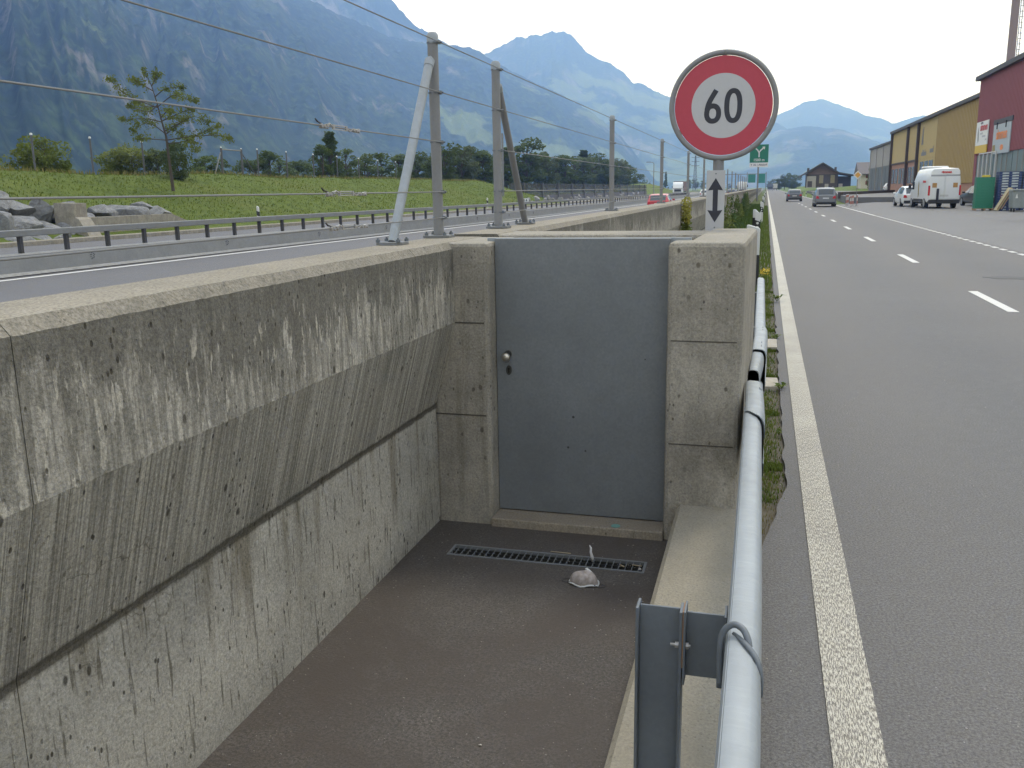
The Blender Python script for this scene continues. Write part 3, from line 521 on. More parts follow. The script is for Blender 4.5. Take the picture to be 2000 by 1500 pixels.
def band(pts, w):
    # constant width stroke in the sign plane
    n = len(pts); L, Rr = [], []
    for i in range(n):
        a = Vector(pts[max(i-1, 0)]); b = Vector(pts[min(i+1, n-1)]); t = (b-a).normalized(); nn = Vector((-t.y, t.x))*w/2; p = Vector(pts[i]); L.append(p+nn); Rr.append(p-nn)
    return L, Rr
def stroke(mb, pts, w, y0, y1, closed=False):
    if closed: pts = pts+[pts[0], pts[1]]
    L, Rr = band(pts, w); n = len(pts)
    if closed: L[0], Rr[0] = L[-2], Rr[-2]; L, Rr = L[:-1], Rr[:-1]; n -= 1
    vs = [(p.x, y, p.y) for y in (y0, y1) for p in L+Rr]; f = []
    for i in range(n-1): f += [(i, i+1, n+i+1, n+i), (2*n+i, 3*n+i, 3*n+i+1, 2*n+i+1), (i, 2*n+i, 2*n+i+1, i+1), (n+i, n+i+1, 3*n+i+1, 3*n+i)]
    mb.add(vs, f)
zero = MB(); H_ = .222; sup = lambda cx, cz_, a, b, e, n=48: [(cx+a*math.copysign(abs(math.sin(2*math.pi*k/n))**e, math.sin(2*math.pi*k/n)), cz_+b*math.copysign(abs(math.cos(2*math.pi*k/n))**e, math.cos(2*math.pi*k/n))) for k in range(n)]
stroke(zero, sup(.065, cz-.002, .042, .0945, .85), .033, -.0014, -.0009, True); zero.build('digit_zero', ink, sg)
six = MB(); stroke(six, sup(-.067, cz-.0475, .039, .0485, .9), .033, -.0014, -.0009, True)
stroke(six, [(-.1045, cz-.045), (-.1035, cz-.02), (-.097, cz+.008), (-.085, cz+.036), (-.068, cz+.066), (-.0465, cz+.1005)], .033, -.0020, -.0014); six.build('digit_six', ink, sg)
MB().tube([(-.02, .03, -.2), (-.02, .03, cz-RO-.03), (-.02, .025, cz-RO+.012)], [.036, .036, .034], 16).build('pole', M['post'], sg, smooth=True)
pc = aty(1397, 392, SY); pw, ph = .122, .40; plx = pc.x-sc_.x
MB().box(plx-pw/2, plx+pw/2, -.012, -.009, pc.z-ph/2, pc.z+ph/2).build('arrow_plate', plain('plate_white', (.36, .36, .365), .45, var=.08), sg, bevel=.001)
ar = MB(); zc = pc.z+.003; hl = .147
ar.prism([(plx, zc+hl), (plx+.05, zc+hl-.082), (plx+.0165, zc+hl-.078), (plx+.0165, zc-hl+.078), (plx+.05, zc-hl+.082), (plx, zc-hl), (plx-.05, zc-hl+.082), (plx-.0165, zc-hl+.078), (plx-.0165, zc+hl-.078), (plx-.05, zc+hl-.082)], 'y', -.0135, -.0125); ar.build('double_arrow', ink, sg)
for s in (1, -1): MB().cyl((plx, -.0135, pc.z+s*.178), (plx, -.012, pc.z+s*.178), .005, 10).build('rivet', M['steel'], sg)
# ---- cable posts on the wall
PX = -1.915
def base_plate(parent, y, w_=.166):
    bp = MB().prism([(-w_/2, y-w_/2+.03), (-w_/2+.03, y-w_/2), (w_/2-.03, y-w_/2), (w_/2, y-w_/2+.03), (w_/2, y+w_/2-.03), (w_/2-.03, y+w_/2), (-w_/2+.03, y+w_/2), (-w_/2, y+w_/2-.03)], 'z', 0, .016).build('base_plate', M['plate'], parent, bevel=.002)
    for sx in (-1, 1):
        for sy in (-1, 1): MB().cyl((sx*.058, y+sy*.058, .016), (sx*.058, y+sy*.058, .03), .0125, 6).cyl((sx*.058, y+sy*.058, .03), (sx*.058, y+sy*.058, .038), .006, 8).build('bolt', M['steel'], bp)
def cable_post(loc, label, brace=0, h=1.185, clips=(2.695, 2.415, 2.132, 1.842, 1.69), detail=True):
    o = empty('cable_post', loc, 0, label, 'fence post', 'cable posts along the wall top'); z0 = loc[2]
    if detail: base_plate(o, 0)
    else: MB().box(-.083, .083, -.083, .083, 0, .02).build('base_plate', M['plate'], o)
    MB().tube([(0, 0, .01), (0, 0, h-.065)], .031, 20 if detail else 10).build('post_tube', M['post'], o, smooth=True)
    MB().tube([(0, 0, h-.065), (0, 0, h-.02), (0, 0, h-.004), (0, 0, h)], [.0345, .0345, .024, .006], 20 if detail else 10).build('post_cap', M['rail'], o, smooth=True)
    if detail:
        for z in clips: MB().tube([(.033*math.cos(t*.3-1.2), .033*math.sin(t*.3-1.2), z-z0) for t in range(20)], .0035, 6).cbox((.038, 0, z-z0), .018, .02, .02).cyl((.03, 0, z-z0), (.058, 0, z-z0), .005, 6).build('cable_clip', M['steel'], o)
    if brace:
        base_plate(o, brace, .15); top = Vector((0, math.copysign(.04, brace), h-.14)); bt = Vector((0, brace, .012)); u = (top-bt).normalized()
        MB().tube([bt, top-u*.07], .026, 18).build('brace_tube', M['rail'] if brace < 0 else M['post'], o, smooth=True)
        MB().tube([top-u*.075, top-u*.03, top], [.029, .029, .004], 18).build('brace_cap', M['rail'], o, smooth=True)
    return o
cable_post((PX, 5.2, 1.57), 'thick grey cable post with brace leaning towards the viewer, left of the gate', -.72)
cable_post((PX, 6.49, 1.572), 'grey cable post with brace behind it, just beyond the gate passage', .78)
py_ = [11.65, 17.4, 23.4, 29.4, 35.4, 41.4, 47.4, 53.4, 59.4, 65.4, 71.4, 77.4, 83.4, 89.4]
for k, y in enumerate(py_): cable_post((PX, y, 1.57), ORD[k+2]+' cable post along the far wall top, counted from the gate', 0, detail=k < 3)
def cable(z, y0, y1, nth, tb=None, sag=.012):
    o = empty('steel_cable', (0, 0, 0), 0, nth, 'cable', 'cables strung along the wall posts'); x = PX+.045
    pts = [(x, y, z) for y in ([y0]+[5.2, 6.49]+py_+[95.] if y0 < 5 and y1 > 6 else [y0, y1] if y1 < 7 else [y0]+py_+[95.])]
    MB().tube(pts, .0034, 6).build('wire_rope', M['cable'], o)
    if tb:
        a, b = tb; L = b-a; t = MB(); dz = Vector((0, 0, .011)); dx = Vector((.0, 0, 0))
        t.cyl((x, a+L*.36, z+.009), (x, a+L*.66, z+.009), .0022, 6).cyl((x, a+L*.36, z-.009), (x, a+L*.66, z-.009), .0022, 6).cbox((x, a+L*.355, z), .009, .014, .022).cbox((x, a+L*.665, z), .009, .014, .022); t.build('turnbuckle', M['clamp'], o)
        MB().tube([(x, a+L*.2, z), (x, a+L*.27, z+.012), (x, a+L*.34, z+.002)], .004, 6).build('shackle', M['clamp'], o); MB().tube([(x, a+L*.68, z), (x, a+L*.75, z-.010), (x, a+L*.82, z)], .004, 6).build('shackle', M['clamp'], o)
        for q in (.06, .13, .19, .84, .90, .96): MB().cbox((x+.004, a+L*q, z-.003+.006*(q*50 % 2 > 1)), .012, .012, .017, Matrix.Rotation(q*9, 3, 'X')).cyl((x-.008, a+L*q, z-.009), (x+.012, a+L*q, z-.009), .0028, 6).build('rope_clamp', M['clamp'], o)
        MB().tube([(x, a+L*.1, z+.006), (x, a+.0, z+.014), (x-.004, a-.03*L, z+.026)], [.003, .004, .003], 6).build('frayed_end', M['black'], o)
    return o
cable(2.695, -1, 95, 'topmost steel cable strung along the post tops')
cable(2.415, -1, 95, 'second steel cable from the top')
for nm, z, s in (('third', 2.132, (3.62, 4.035)), ('fourth', 1.842, (3.64, 4.075)), ('lowest', 1.69, (3.66, 4.075))):
    cable(z, -1, 5.22, nm+' steel cable left of the gate, with a turnbuckle in it', s); cable(z, 6.5, 95, nm+' steel cable beyond the gate passage')
# ---- crash barrier
prof = [(0, -.012), (.006, 0), (.018, .004), (.058, .001), (.072, -.008), (.081, -.028), (.084, -.058), (.084, -.092), (.060, -.122), (.032, -.142), (.032, -.168), (.060, -.188), (.084, -.218), (.084, -.252), (.081, -.284), (.07, -.302), (.03, -.31), (0, -.3)]
pr2 = prof+[(a-.004, b+(.004 if b < -.15 else -.004)) for a, b in reversed(prof)]
def railx(y): return lerp_pts([(-2, -.046), (2.4, -.048), (4.6, -.06), (5.2, -.072)], y)
cb = empty('crash_barrier', (0, 0, 0), 0, 'galvanised steel crash barrier beside the pit, nearest the viewer', 'crash barrier')
MB().sweep(pr2, frange(-1.5, 4.62, .3), lambda x, y, z, i: (railx(y)+x, y, .75+z)).build('rail', M['rail'], cb, smooth=True)
MB().sweep(pr2, frange(4.45, 5.15, .1), lambda x, y, z, i: (railx(y)+x*1.14+.004, y+.16*(x/.083)*(y < 4.5)*-1, .762+z*1.04)).build('rail_end', M['rail'], cb, smooth=True)
for dy, dx in ((.10, .062), (.22, .07), (.42, .062), (.52, .07)): MB().cbox((railx(4.7)+dx+.004, 4.45+dy, .752), .022, .05, .012, Matrix.Rotation(R(40), 3, 'Y')).build('splice_bolt', M['steel'], cb, bevel=.003)
PXC, PYC, PTZ = -.236, 2.33, .705
hp = MB(); hp.box(PXC-.066, PXC-.058, PYC-.035, PYC+.03, .1, PTZ).box(PXC+.054, PXC+.063, PYC-.035, PYC+.03, .1, PTZ).box(PXC-.058, PXC+.054, PYC-.002, PYC+.005, .1, PTZ-.004); hp.build('post', M['steel'], cb, bevel=.002)
sp_ = MB(); sp_.box(PXC+.066, PXC+.072, PYC-.04, PYC+.035, .49, PTZ+.004).box(PXC+.072, -.062, PYC-.002, PYC+.005, .5, PTZ-.012).box(-.062, -.055, PYC-.04, PYC+.035, .49, PTZ+.002); sp_.build('spacer_bracket', M['steel'], cb, bevel=.0015)
MB().box(PXC+.0632, PXC+.0658, PYC-.036, PYC+.03, .54, PTZ+.002).build('packing_strip', M['rust'], cb)
MB().cyl((PXC+.03, PYC-.02, .6), (PXC+.085, PYC-.02, .6), .0045, 10).cyl((PXC+.043, PYC-.02, .6), (PXC+.053, PYC-.02, .6), .009, 6).cyl((PXC+.072, PYC-.02, .6), (PXC+.08, PYC-.02, .6), .010, 6).build('through_bolt', M['clamp'], cb)
hk = [(-.062, 2.20, .62), (-.064, 2.215, .70), (-.062, 2.225, .745), (-.05, 2.225, .772), (-.03, 2.22, .785), (-.01, 2.205, .781), (.002, 2.185, .765), (.006, 2.17, .745)]
def smooth_path(p, n=4):
    p = [Vector(q) for q in p]; out = []
    for i in range(len(p)-1):
        a, b, c, d = p[max(i-1, 0)], p[i], p[i+1], p[min(i+2, len(p)-1)]
        for k in range(n):
            t = k/n; out.append(.5*((2*b)+(-a+c)*t+(2*a-5*b+4*c-d)*t*t+(-a+3*b-3*c+d)*t**3))
    return out+[p[-1]]
hk = [(a, b-.11, c-.005) for a, b, c in hk]
MB().tube(smooth_path(hk), .0085, 12).build('hook', M['steel'], cb, smooth='all')
lp = smooth_path([(-.034, 2.115, .758), (-.012, 2.075, .758), (.012, 2.03, .755), (.028, 2.0, .744), (.037, 1.985, .712), (.0405, 1.98, .67)], 5); le_ = MB()
for k, p in enumerate(lp):
    q = 1-abs(2*k/(len(lp)-1)-1)**3; t = (lp[min(k+1, len(lp)-1)]-lp[max(k-1, 0)]).normalized(); sd_ = Vector((.45, .9, 0)).normalized()
    le_.v += [tuple(p-sd_*.011*q), tuple(p+Vector((.004, 0, .006))*q), tuple(p+sd_*.009*q), tuple(p-Vector((.004, 0, .006)))]
for k in range(len(lp)-1):
    for i in range(4): le_.f.append((k*4+i, k*4+(i+1) % 4, k*4+4+(i+1) % 4, k*4+4+i))
le_.build('lap_edge', M['steel'], cb, smooth='all')
cb2 = empty('crash_barrier', (0, 0, 0), 0, 'white galvanised barrier rail bolted beside the right concrete block', 'crash barrier')
def rx2(y): return lerp_pts([(5.3, -.062), (7, -.042), (11.5, -.06)], y)
MB().sweep(pr2, frange(7.0, 11.4, .3), lambda x, y, z, i: (rx2(y)+x, y, .752+z)).build('rail', M['rail'], cb2, smooth=True)
MB().sweep(pr2, frange(6.2, 7.25, .1), lambda x, y, z, i: (rx2(y)+x*1.12+.004, y, .762+z*1.03)).build('rail_sleeve', M['rail'], cb2, smooth=True)
MB().sweep(pr2, frange(5.55, 6.4, .1), lambda x, y, z, i: (rx2(y)+x*(.75+.28*(y-5.55)/.85)+.002, y, .745+z)).build('rail_end', M['rail'], cb2, smooth=True)
for y in (6.35, 6.5, 7.1, 7.22): MB().cbox((rx2(y)+.064, y, .756), .02, .06, .01, Matrix.Rotation(R(40), 3, 'Y')).build('splice_bolt', M['steel'], cb2)
for y in (5.95, 6.15, 6.9): MB().cyl((rx2(y)-.02, y, .70), (rx2(y)+.03, y, .70), .016, 8).build('mounting_stud', M['black'], cb2)
MB().box(-.09, .01, 10.2, 10.3, -.2, .70).build('post', M['steel'], cb2); MB().box(-.09, .0, 7.6, 7.7, -.2, .70).build('post', M['steel'], cb2)
# slabs in the verge
slab = plain('pale_slab', (.33, .3, .25), .9, var=.3, sc=20, bump=.3)
tag(MB().cbox((.1, 8.72, -.02), .17, .42, .07, Matrix.Rotation(.04, 3, 'Z')).build('paving_slab', slab, bevel=.006), 'pale concrete slab in the grass verge nearest the crash barrier end', 'slab')
tag(MB().cbox((.135, 11.0, -.02), .12, .6, .07).build('paving_slab', slab, bevel=.006), 'small concrete slab further along the grass verge', 'slab')
# delineators
def delineator(loc, label, w_=.17, h=1.02, face=0, lights=True):
    o = empty('delineator_post', loc, face, label, 'delineator', 'white delineator posts beside the road'); z0 = -.1
    MB().prism([(-w_/2, z0), (w_/2, z0), (w_/2, h-.09), (w_/2-.02, h-.06), (-w_/2+.03, h), (-w_/2, h-.01)], 'y', -.05, .05).build('post_body', M['white'], o, bevel=.012)
    bd = MB().prism([(-w_/2-.004, h-.52), (w_/2+.004, h-.58), (w_/2+.004, h-.32), (-w_/2-.004, h-.26)], 'y', -.054, .054).build('black_band', M['black'], o)
    if lights:
        for z in (h-.36, h-.48): MB().cyl((0, -.06, z), (0, -.053, z), .036, 16).build('reflector', M['white'], bd)
    return o
p = atz(1474, 545, 0); d0 = delineator((-.20, 17.2, 0), 'white topped black delineator post just behind the concrete block', .24, 1.17, 0, False)
MB().box(-.124, .124, -.054, .054, -.1, .62).build('black_base', M['black'], d0)
for ch in list(d0.children):
    if ch.name.startswith('black_band'): bpy.data.objects.remove(ch)
for px, yb, lb, fc in ((1476.5, 30, 'thin white delineator turned edge-on beside the grass ditch', .9), (1481, 28, 'white delineator post with two round reflectors on its black band', 0), (1488, 50, 'fourth white delineator post along the road verge', 0), (1490.5, 78, 'fifth white delineator post along the road verge', 0), (1492.5, 118, 'sixth white delineator post, small in the distance', 0), (1494, 170, 'farthest white delineator post along the left verge', 0)):
    q = aty(px, 400, yb); delineator((q.x, yb, 0), lb, .15, 1.15 if yb < 32 else 1.1, fc)
# ------------------------------------------------------------------ motorway furniture
M['barrier'] = galv('barrier_steel', (.17, .175, .177), .6, .15, .1, 20); M['bpost'] = plain('barrier_post_dark', (.03, .03, .035), .6)
mbar = empty('median_barrier', (0, 0, 0), 0, 'grey steel median barrier with an upper rail on short dark posts', 'crash barrier')
BY = frange(-6, 130, 1.45)+[150, 200, 260, 320, 420]
def BX(y): return lineX(y)-.75
MB().sweep([(.28, .02), (.2, .09), (.15, .40), (.14, .5), (.09, .535), (-.09, .535), (-.14, .5), (-.15, .4), (-.2, .09), (-.28, .02)], BY, lambda x, y, z, i: (BX(y)+x, y, z)).build('lower_beam', M['barrier'], mbar)
MB().sweep([(.075, .945), (.085, .96), (.085, 1.09), (.075, 1.105), (-.075, 1.105), (-.085, 1.09), (-.085, .96), (-.075, .945)], BY, lambda x, y, z, i: (BX(y)+x, y, z)).build('upper_rail', M['barrier'], mbar)
pm = MB().box(-.05, .05, -.045, .045, .51, .95).mesh('post', M['bpost']); y = 16.7
while y < 190: o = place('post', pm, mbar); o.location = (BX(y), y, 0); y += 1.475
sp = MB()
for k in range(10): a = k*2.4; sp.cbox((.155, .09*math.cos(a)*(.5+.05*k), .33+.1*math.sin(a)*(.5+.05*k)), .012, .018, .018)
sp.box(.13, .165, .35, .62, .03, .06); spm = sp.mesh('bolt_group', M['bpost'])
for k in range(8): o = place('bolt_group', spm, mbar); yy = 21.2+k*6.0-.9; o.location = (BX(yy)+.03, yy, 0); o['kind'] = 'stuff'
# boulders against the bank
rkm = Mat('grey_boulder', rough=.9); vv = rkm.noise(3.5, 8, .7, dist=1.2)
rkm.color(rkm.mix(rkm.ramp(vv, (.3, 0.), (.7, 1.)), (.1, .104, .108), (.27, .27, .268))); rkm.bump(rkm.noise(5, 8, .75, dist=1.), 1, .08)
B = [((-6, 392), 1.3, .9, .9, 'tilted slab'), ((27, 405), 1.7, .8, .75, 'long leaning'), ((78, 410), 1.6, 1.0, 1.2, 'broad upright'), ((116, 408), 1.7, .9, .85, 'wedge shaped'), ((150, 418), 1.4, .8, .8, 'pale pointed'),
     ((-8, 432), 1.5, 1.0, .9, 'low cut-off'), ((42, 438), 1.9, 1.1, .85, 'wide flat topped'), ((92, 440), 1.8, 1., .7, 'low wide'), ((128, 437), 1.4, .9, .8, 'pale low'),
     ((30, 468), 1.6, 1., .8, 'half hidden'), ((75, 470), 1.5, 1., .8, 'small half hidden'), ((112, 468), 1.5, 1., .8, 'shadowed')]
for k, (pp, sx, sy, sz, ad) in enumerate(B):
    row = 0 if k < 5 else (1 if k < 9 else 2); xp = (-31.9, -30.9, -29.9)[row]; c = atx(pp[0], pp[1], xp)
    o = place('boulder', rock_mesh('boulder', rkm.m, 40+k, 1.35*sx, sx*1.1, sz*1.35, 3)); o.location = (c.x, c.y, c.z-.15); o.rotation_euler = (random.uniform(-.25, .25), random.uniform(-.35, .35), R(40)+random.uniform(-.5, .5))
    tag(o, ad+' grey boulder, '+ORD[[0, 1, 2, 3, 4, 0, 1, 2, 3, 0, 1, 2][k]]+' from the left in the '+('top', 'middle', 'bottom')[row]+' row', 'boulder', 'boulders at the foot of the grass bank')
for k, (px, py, s, lb) in enumerate(((205, 412, 1.7, 'left'), (244, 409, 2.1, 'middle'), (276, 398, 1.3, 'upper'), (312, 413, 1.7, 'right'))):
    c = atx(px, py, -31.2); o = place('boulder', rock_mesh('boulder', rkm.m, 70+k, 1.2*s, s*.75, s*.55, 3)); o.location = (c.x, c.y, c.z-.1); o.rotation_euler = (.15, .1, R(48)); tag(o, lb+'most grey boulder lying above the concrete culvert wall' if lb in 'leftrightupper' else 'large middle grey boulder lying above the concrete culvert wall', 'boulder', 'boulders at the foot of the grass bank')
cv = empty('culvert_headwall', (0, 0, 0), 0, 'weathered concrete culvert wall at the foot of the grass bank', 'wall')
MB().prism([(-30.3, -.2), (-29.2, -.2), (-29.9, .9), (-30.1, 1.0), (-30.1, 1.62), (-31.2, 1.65), (-31.2, -.2)], 'y', 34.3, 35.1).build('side_pier', M['block'], cv)
MB().box(-30.5, -30.0, 35.1, 41.2, -.2, .97).build('head_wall', M['block'], cv)
MB().prism([(41.2, -.2), (41.2, .97), (42.9, .45), (42.9, -.2)], 'x', -30.5, -30.02).build('wing_wall', M['block'], cv)
stm = plain('small_rock', (.22, .215, .21), .9, var=.5, sc=3)
sm3 = [rock_mesh('stone', stm, 90+k, 1.3, 1.1, .9, 2) for k in range(4)]; rr = random.Random(11)
for k in range(26):
    px = 1030+k*8.6+rr.uniform(-3, 3); c = atx(px, 393-(px-1030)*.066+rr.uniform(-3, 2), -30.6); s = rr.uniform(.5, .95); o = place('riprap_stone', sm3[k % 4]); o.scale = (s, s, s); o.location = (c.x, c.y, .25*s+rr.uniform(0, .5)); o.rotation_euler = (rr.random()*3, rr.random()*3, rr.random()*3)
    tag(o, ORD[k]+' pale riprap stone from the left below the mesh fence', 'stone', 'riprap stones below the mesh fence')
# posts on the bank crest
M['fpost'] = plain('dark_fence_post', (.07, .07, .075), .6); M['fcap'] = plain('pale_post_cap', (.6, .6, .6), .5)
fpx = [(67, 260, 340), (180, 267, 341), (280, 275, 342), (503, 290, 348), (559, 295, 349), (611, 300, 349), (657, 304, 350), (699, 308, 351), (736, 312, 352), (771, 315, 352)]
for k, (px, yt, yb) in enumerate(fpx):
    b = atx(px+3, yb, -41.); t = atx(px, yt, -41.); o = empty('fence_post', (b.x, b.y, b.z-.3), 0, ORD[k]+' thin dark fence post from the left on the grass bank', 'fence post', 'fence posts along the grass bank')
    h = t.z-b.z+.3; MB().cyl((0, 0, 0), (0, 0, h-.12), .06, 8).build('post_tube', M['fpost'], o); MB().tube([(0, 0, h-.12), (0, 0, h-.03), (0, 0, h)], [.075, .075, .03], 8).build('post_cap', M['fcap'], o)
g0, g1 = atx(436, 345, -41), atx(475, 346, -41); zt = atx(436, 289, -41).z
gf = empty('frame_gate', (0, 0, 0), 0, 'bare steel gate frame with slanting braces on the grass bank', 'gate frame')
for q, s in ((g0, -1), (g1, 1)):
    MB().cyl((q.x, q.y, q.z-.4), (q.x, q.y, zt), .085, 10).build('gate_post', M['fpost'], gf); MB().cyl((q.x, q.y, zt), (q.x, q.y, zt+.09), .07, 8, .03).build('post_cap', M['fcap'], gf)
    MB().cyl((q.x, q.y+s*.1, zt-.35), (q.x, q.y+s*(1.3 if s < 0 else 2.4), q.z-.25), .045, 8).build('brace', M['post'] if s < 0 else M['fpost'], gf)
MB().cyl((g0.x, g0.y, zt-.12), (g1.x, g1.y, zt-.12), .05, 8).build('top_bar', M['post'], gf); MB().cyl((g0.x, g0.y, g0.z+.1), (g1.x, g1.y, g1.z+.1), .04, 8).build('bottom_bar', M['post'], gf)
# mesh fence with dark base wall
mf = empty('mesh_fence', (0, 0, 0), 0, 'long dark mesh fence on a low wall beside the motorway', 'fence'); MFX = -36
wire = Mat('dark_mesh', (.03, .035, .035), .7); tr = wire.n('BsdfTransparent'); ms = wire.n('MixShader', {0: .42}); wire.nt.links.new(wire.b.outputs[0], ms.inputs[1]); wire.nt.links.new(tr.outputs[0], ms.inputs[2]); wire.nt.links.new(ms.outputs[0], wire.nt.nodes['Material Output'].inputs[0])
MB().box(MFX-.15, MFX+.15, 128, 285, -.4, 1.15).build('base_wall', plain('dark_base_wall', (.075, .075, .085), .9, var=.3, sc=1), mf)
MB().box(MFX-.02, MFX+.02, 128, 285, 1.15, 3.0).build('mesh_panel', wire.m, mf)
fpm = MB().box(-.13, .13, -.13, .13, -.3, 3.1).mesh('post', M['fpost'])
for k in range(13): o = place('post', fpm, mf); o.location = (MFX+.2, 135.5+12*k, 0)
for k, (px, yb) in enumerate(((503, 60), (952, 112), (1131, 135))):
    q = aty(px, 400, yb); x = lineX(yb)-12.6; q = atx(px, 400, x); delineator((x, q.y, .1), ('white delineator beyond the median barrier below the gate frame', 'white delineator beyond the barrier left of the second cable post', 'small white delineator among the riprap stones')[k], .13, 1.15, 0, False)
ks = atx(1024, 391, -28.6); kmo = empty('distance_sign', (ks.x, ks.y, 0), 0, 'small white distance board reading 14.4 beside the motorway', 'road sign')
kw = 1.1; MB().box(-kw/2, kw/2, -.02, .02, ks.z-.3, ks.z+.22).build('board', plain('sign_grey_white', (.55, .56, .57), .5), kmo); MB().box(-.04, .04, .02, .06, -.3, ks.z).build('pole', M['post'], kmo)
tm = place('numerals', text_mesh('14.4', .46, ink, 'numerals', .004, 0, .008), kmo); tm.location = (0, -.03, ks.z-.03); tm.rotation_euler = (R(90), 0, 0)
# ------------------------------------------------------------------ vegetation
def leaf_mat(name, c0, c1, sc=.8):
    a = Mat(name, rough=.75, spec=.25); n = a.noise(sc, 5, .6); a.color(a.mix(a.ramp(n, (.32, 0.), (.68, 1.)), c0, c1))
    tl_ = a.n('BsdfTranslucent', {'Color': a.mix(.5, a.b.inputs['Base Color'].links[0].from_socket, (.16, .2, .03))}); mxs = a.n('MixShader', {0: .3}); a.nt.links.new(a.b.outputs[0], mxs.inputs[1]); a.nt.links.new(tl_.outputs[0], mxs.inputs[2]); a.nt.links.new(mxs.outputs[0], a.nt.nodes['Material Output'].inputs[0])
    return a.m
def leaf_cloud(mb, rg, c, r, n, s, squash=(1, 1, 1), shell=.55, kind=1):
    c = Vector(c)
    for _ in range(n):
        d = Vector((rg.gauss(0, 1), rg.gauss(0, 1), rg.gauss(0, 1))).normalized()*(shell+(1-shell)*rg.random())*r
        p = c+Vector((d.x*squash[0], d.y*squash[1], d.z*squash[2])); u = Vector((rg.uniform(-1, 1), rg.uniform(-1, 1), rg.uniform(-1, 1))).normalized(); v = u.orthogonal().normalized(); k = s*rg.uniform(.6, 1.4)
        mb.add([p-u*k, p+v*k*.55, p+u*k, p-v*k*.55], [(0, 1, 2, 3)])
def tree_meshes(seed, h, w_, n=1400, s=.22, clumps=26, m=None, conif=False, trunk_h=.25):
    rg = random.Random(seed); cr = MB(); tk = MB(); tk.tube([(0, 0, -.3), (.03*h*.2, 0, h*.3), (0, .02*h, h*.6), (0, 0, h*.85)], [h*.022, h*.018, h*.011, h*.004], 7)
    for k in range(clumps):
        z = rg.uniform(trunk_h, .97); a = rg.random()*6.283
        wr = (1-z)*.9+.06 if conif else math.sin(math.pi*min(1, max(.06, (z-trunk_h*.6)/(1.06-trunk_h*.6))))**.6
        rad = w_*wr*rg.uniform(.25, .85); c = (rad*math.cos(a), rad*math.sin(a), h*z); r = w_*rg.uniform(.2, .36)*(.6 if conif else 1)
        tk.tube([(0, 0, h*max(.15, z-.2)), (c[0]*.6, c[1]*.6, c[2]-.1*r), c], [h*.007, h*.005, h*.002], 4, False)
        leaf_cloud(cr, rg, c, r, n//clumps, s, (1, 1, .8))
    return tk.mesh('trunk', M['bark'], fix=False), cr.mesh('crown', m, fix=False)
M['bark'] = plain('bark', (.06, .048, .036), .95, var=.4, sc=20, bump=.5)
L1 = leaf_mat('leaves_dark', (.026, .044, .018), (.08, .11, .038), .6); L2 = leaf_mat('leaves_mid', (.035, .058, .015), (.1, .14, .036), .6); L3 = leaf_mat('leaves_light', (.065, .09, .018), (.17, .2, .045), .7); L4 = leaf_mat('leaves_pine', (.012, .03, .016), (.035, .065, .03), .6)
LY = leaf_mat('leaves_young', (.055, .075, .014), (.15, .17, .036), 1.2); LGY = leaf_mat('leaves_grey', (.05, .065, .04), (.1, .12, .07), .5)
def tree(loc, meshes, sc, rz, label, group=None, cat='tree', name='tree'):
    o = empty(name, loc, rz, label, cat, group); o.scale = sc; place('trunk', meshes[0], o); place('crown', meshes[1], o); return o
T = [tree_meshes(1, 10, 3.6, 2600, .26, 34, L1, trunk_h=.14), tree_meshes(2, 10, 3.2, 2600, .26, 34, L2, trunk_h=.12), tree_meshes(3, 10, 3.9, 2600, .26, 36, L1, trunk_h=.12), tree_meshes(4, 10, 2.9, 3600, .22, 90, L2, True, .05), tree_meshes(5, 10, 3.4, 2600, .26, 34, LGY, trunk_h=.12), tree_meshes(6, 10, 3.6, 2600, .26, 34, L2, trunk_h=.1)]
TB = [tree_meshes(21, 3, 1.9, 2600, .11, 30, L3, trunk_h=.1), tree_meshes(22, 3, 2.1, 2600, .11, 30, LY, trunk_h=.08), tree_meshes(23, 3, 1.7, 2600, .10, 28, L1, trunk_h=.1)]
# the young tree on the slope: main stem, tiered limbs, leaves along the twigs
rg = random.Random(5); yb = atx(338, 366, -36); yt = empty('young_tree', (yb.x, yb.y, yb.z-.1), R(0), 'young tree with sparse tiered branches on the grass bank', 'tree'); tk = MB(); cr = MB()
ux = Vector((_R.x, _R.y, 0)).normalized(); uy = Vector((-ux.y, ux.x, 0)); mpp = 1/29.6     # metres per photo pixel at the tree
def V(dx, dy, dep=0): return ux*(dx*mpp)+uy*dep+Vector((0, 0, dy*mpp))
stem = [V(0, -4), V(-2, 40), V(-4, 95), V(-9, 120), V(-15, 155), V(-22, 185), V(-32, 208)]
tk.tube(stem, [.11, .085, .065, .05, .038, .025, .01], 8)
limbs = [((-4, 88), (-48, 92), (-58, 92)), ((-4, 88), (40, 95), (85, 97), (98, 92)), ((-3, 82), (30, 86), (60, 100), (92, 112)), ((-5, 100), (-30, 118), (-55, 105)), ((-6, 104), (20, 118), (45, 130), (70, 120)), ((-9, 120), (-45, 128), (-98, 130)), ((-9, 122), (30, 135), (55, 140)), ((-13, 145), (-50, 160), (-75, 175), (-90, 195)), ((-13, 148), (-45, 150), (-70, 160)), ((-13, 148), (20, 165), (40, 160), (70, 152)), ((-17, 165), (5, 178), (35, 180)), ((-20, 175), (-45, 190), (-55, 196)), ((-8, 110), (10, 105), (25, 88)), ((30, 92), (50, 80), (58, 68)), ((-15, 150), (-30, 138), (-60, 148)), ((-22, 183), (-14, 200), (-12, 206)), ((-5, 98), (12, 112), (28, 125)), ((-10, 128), (12, 140), (20, 125))]
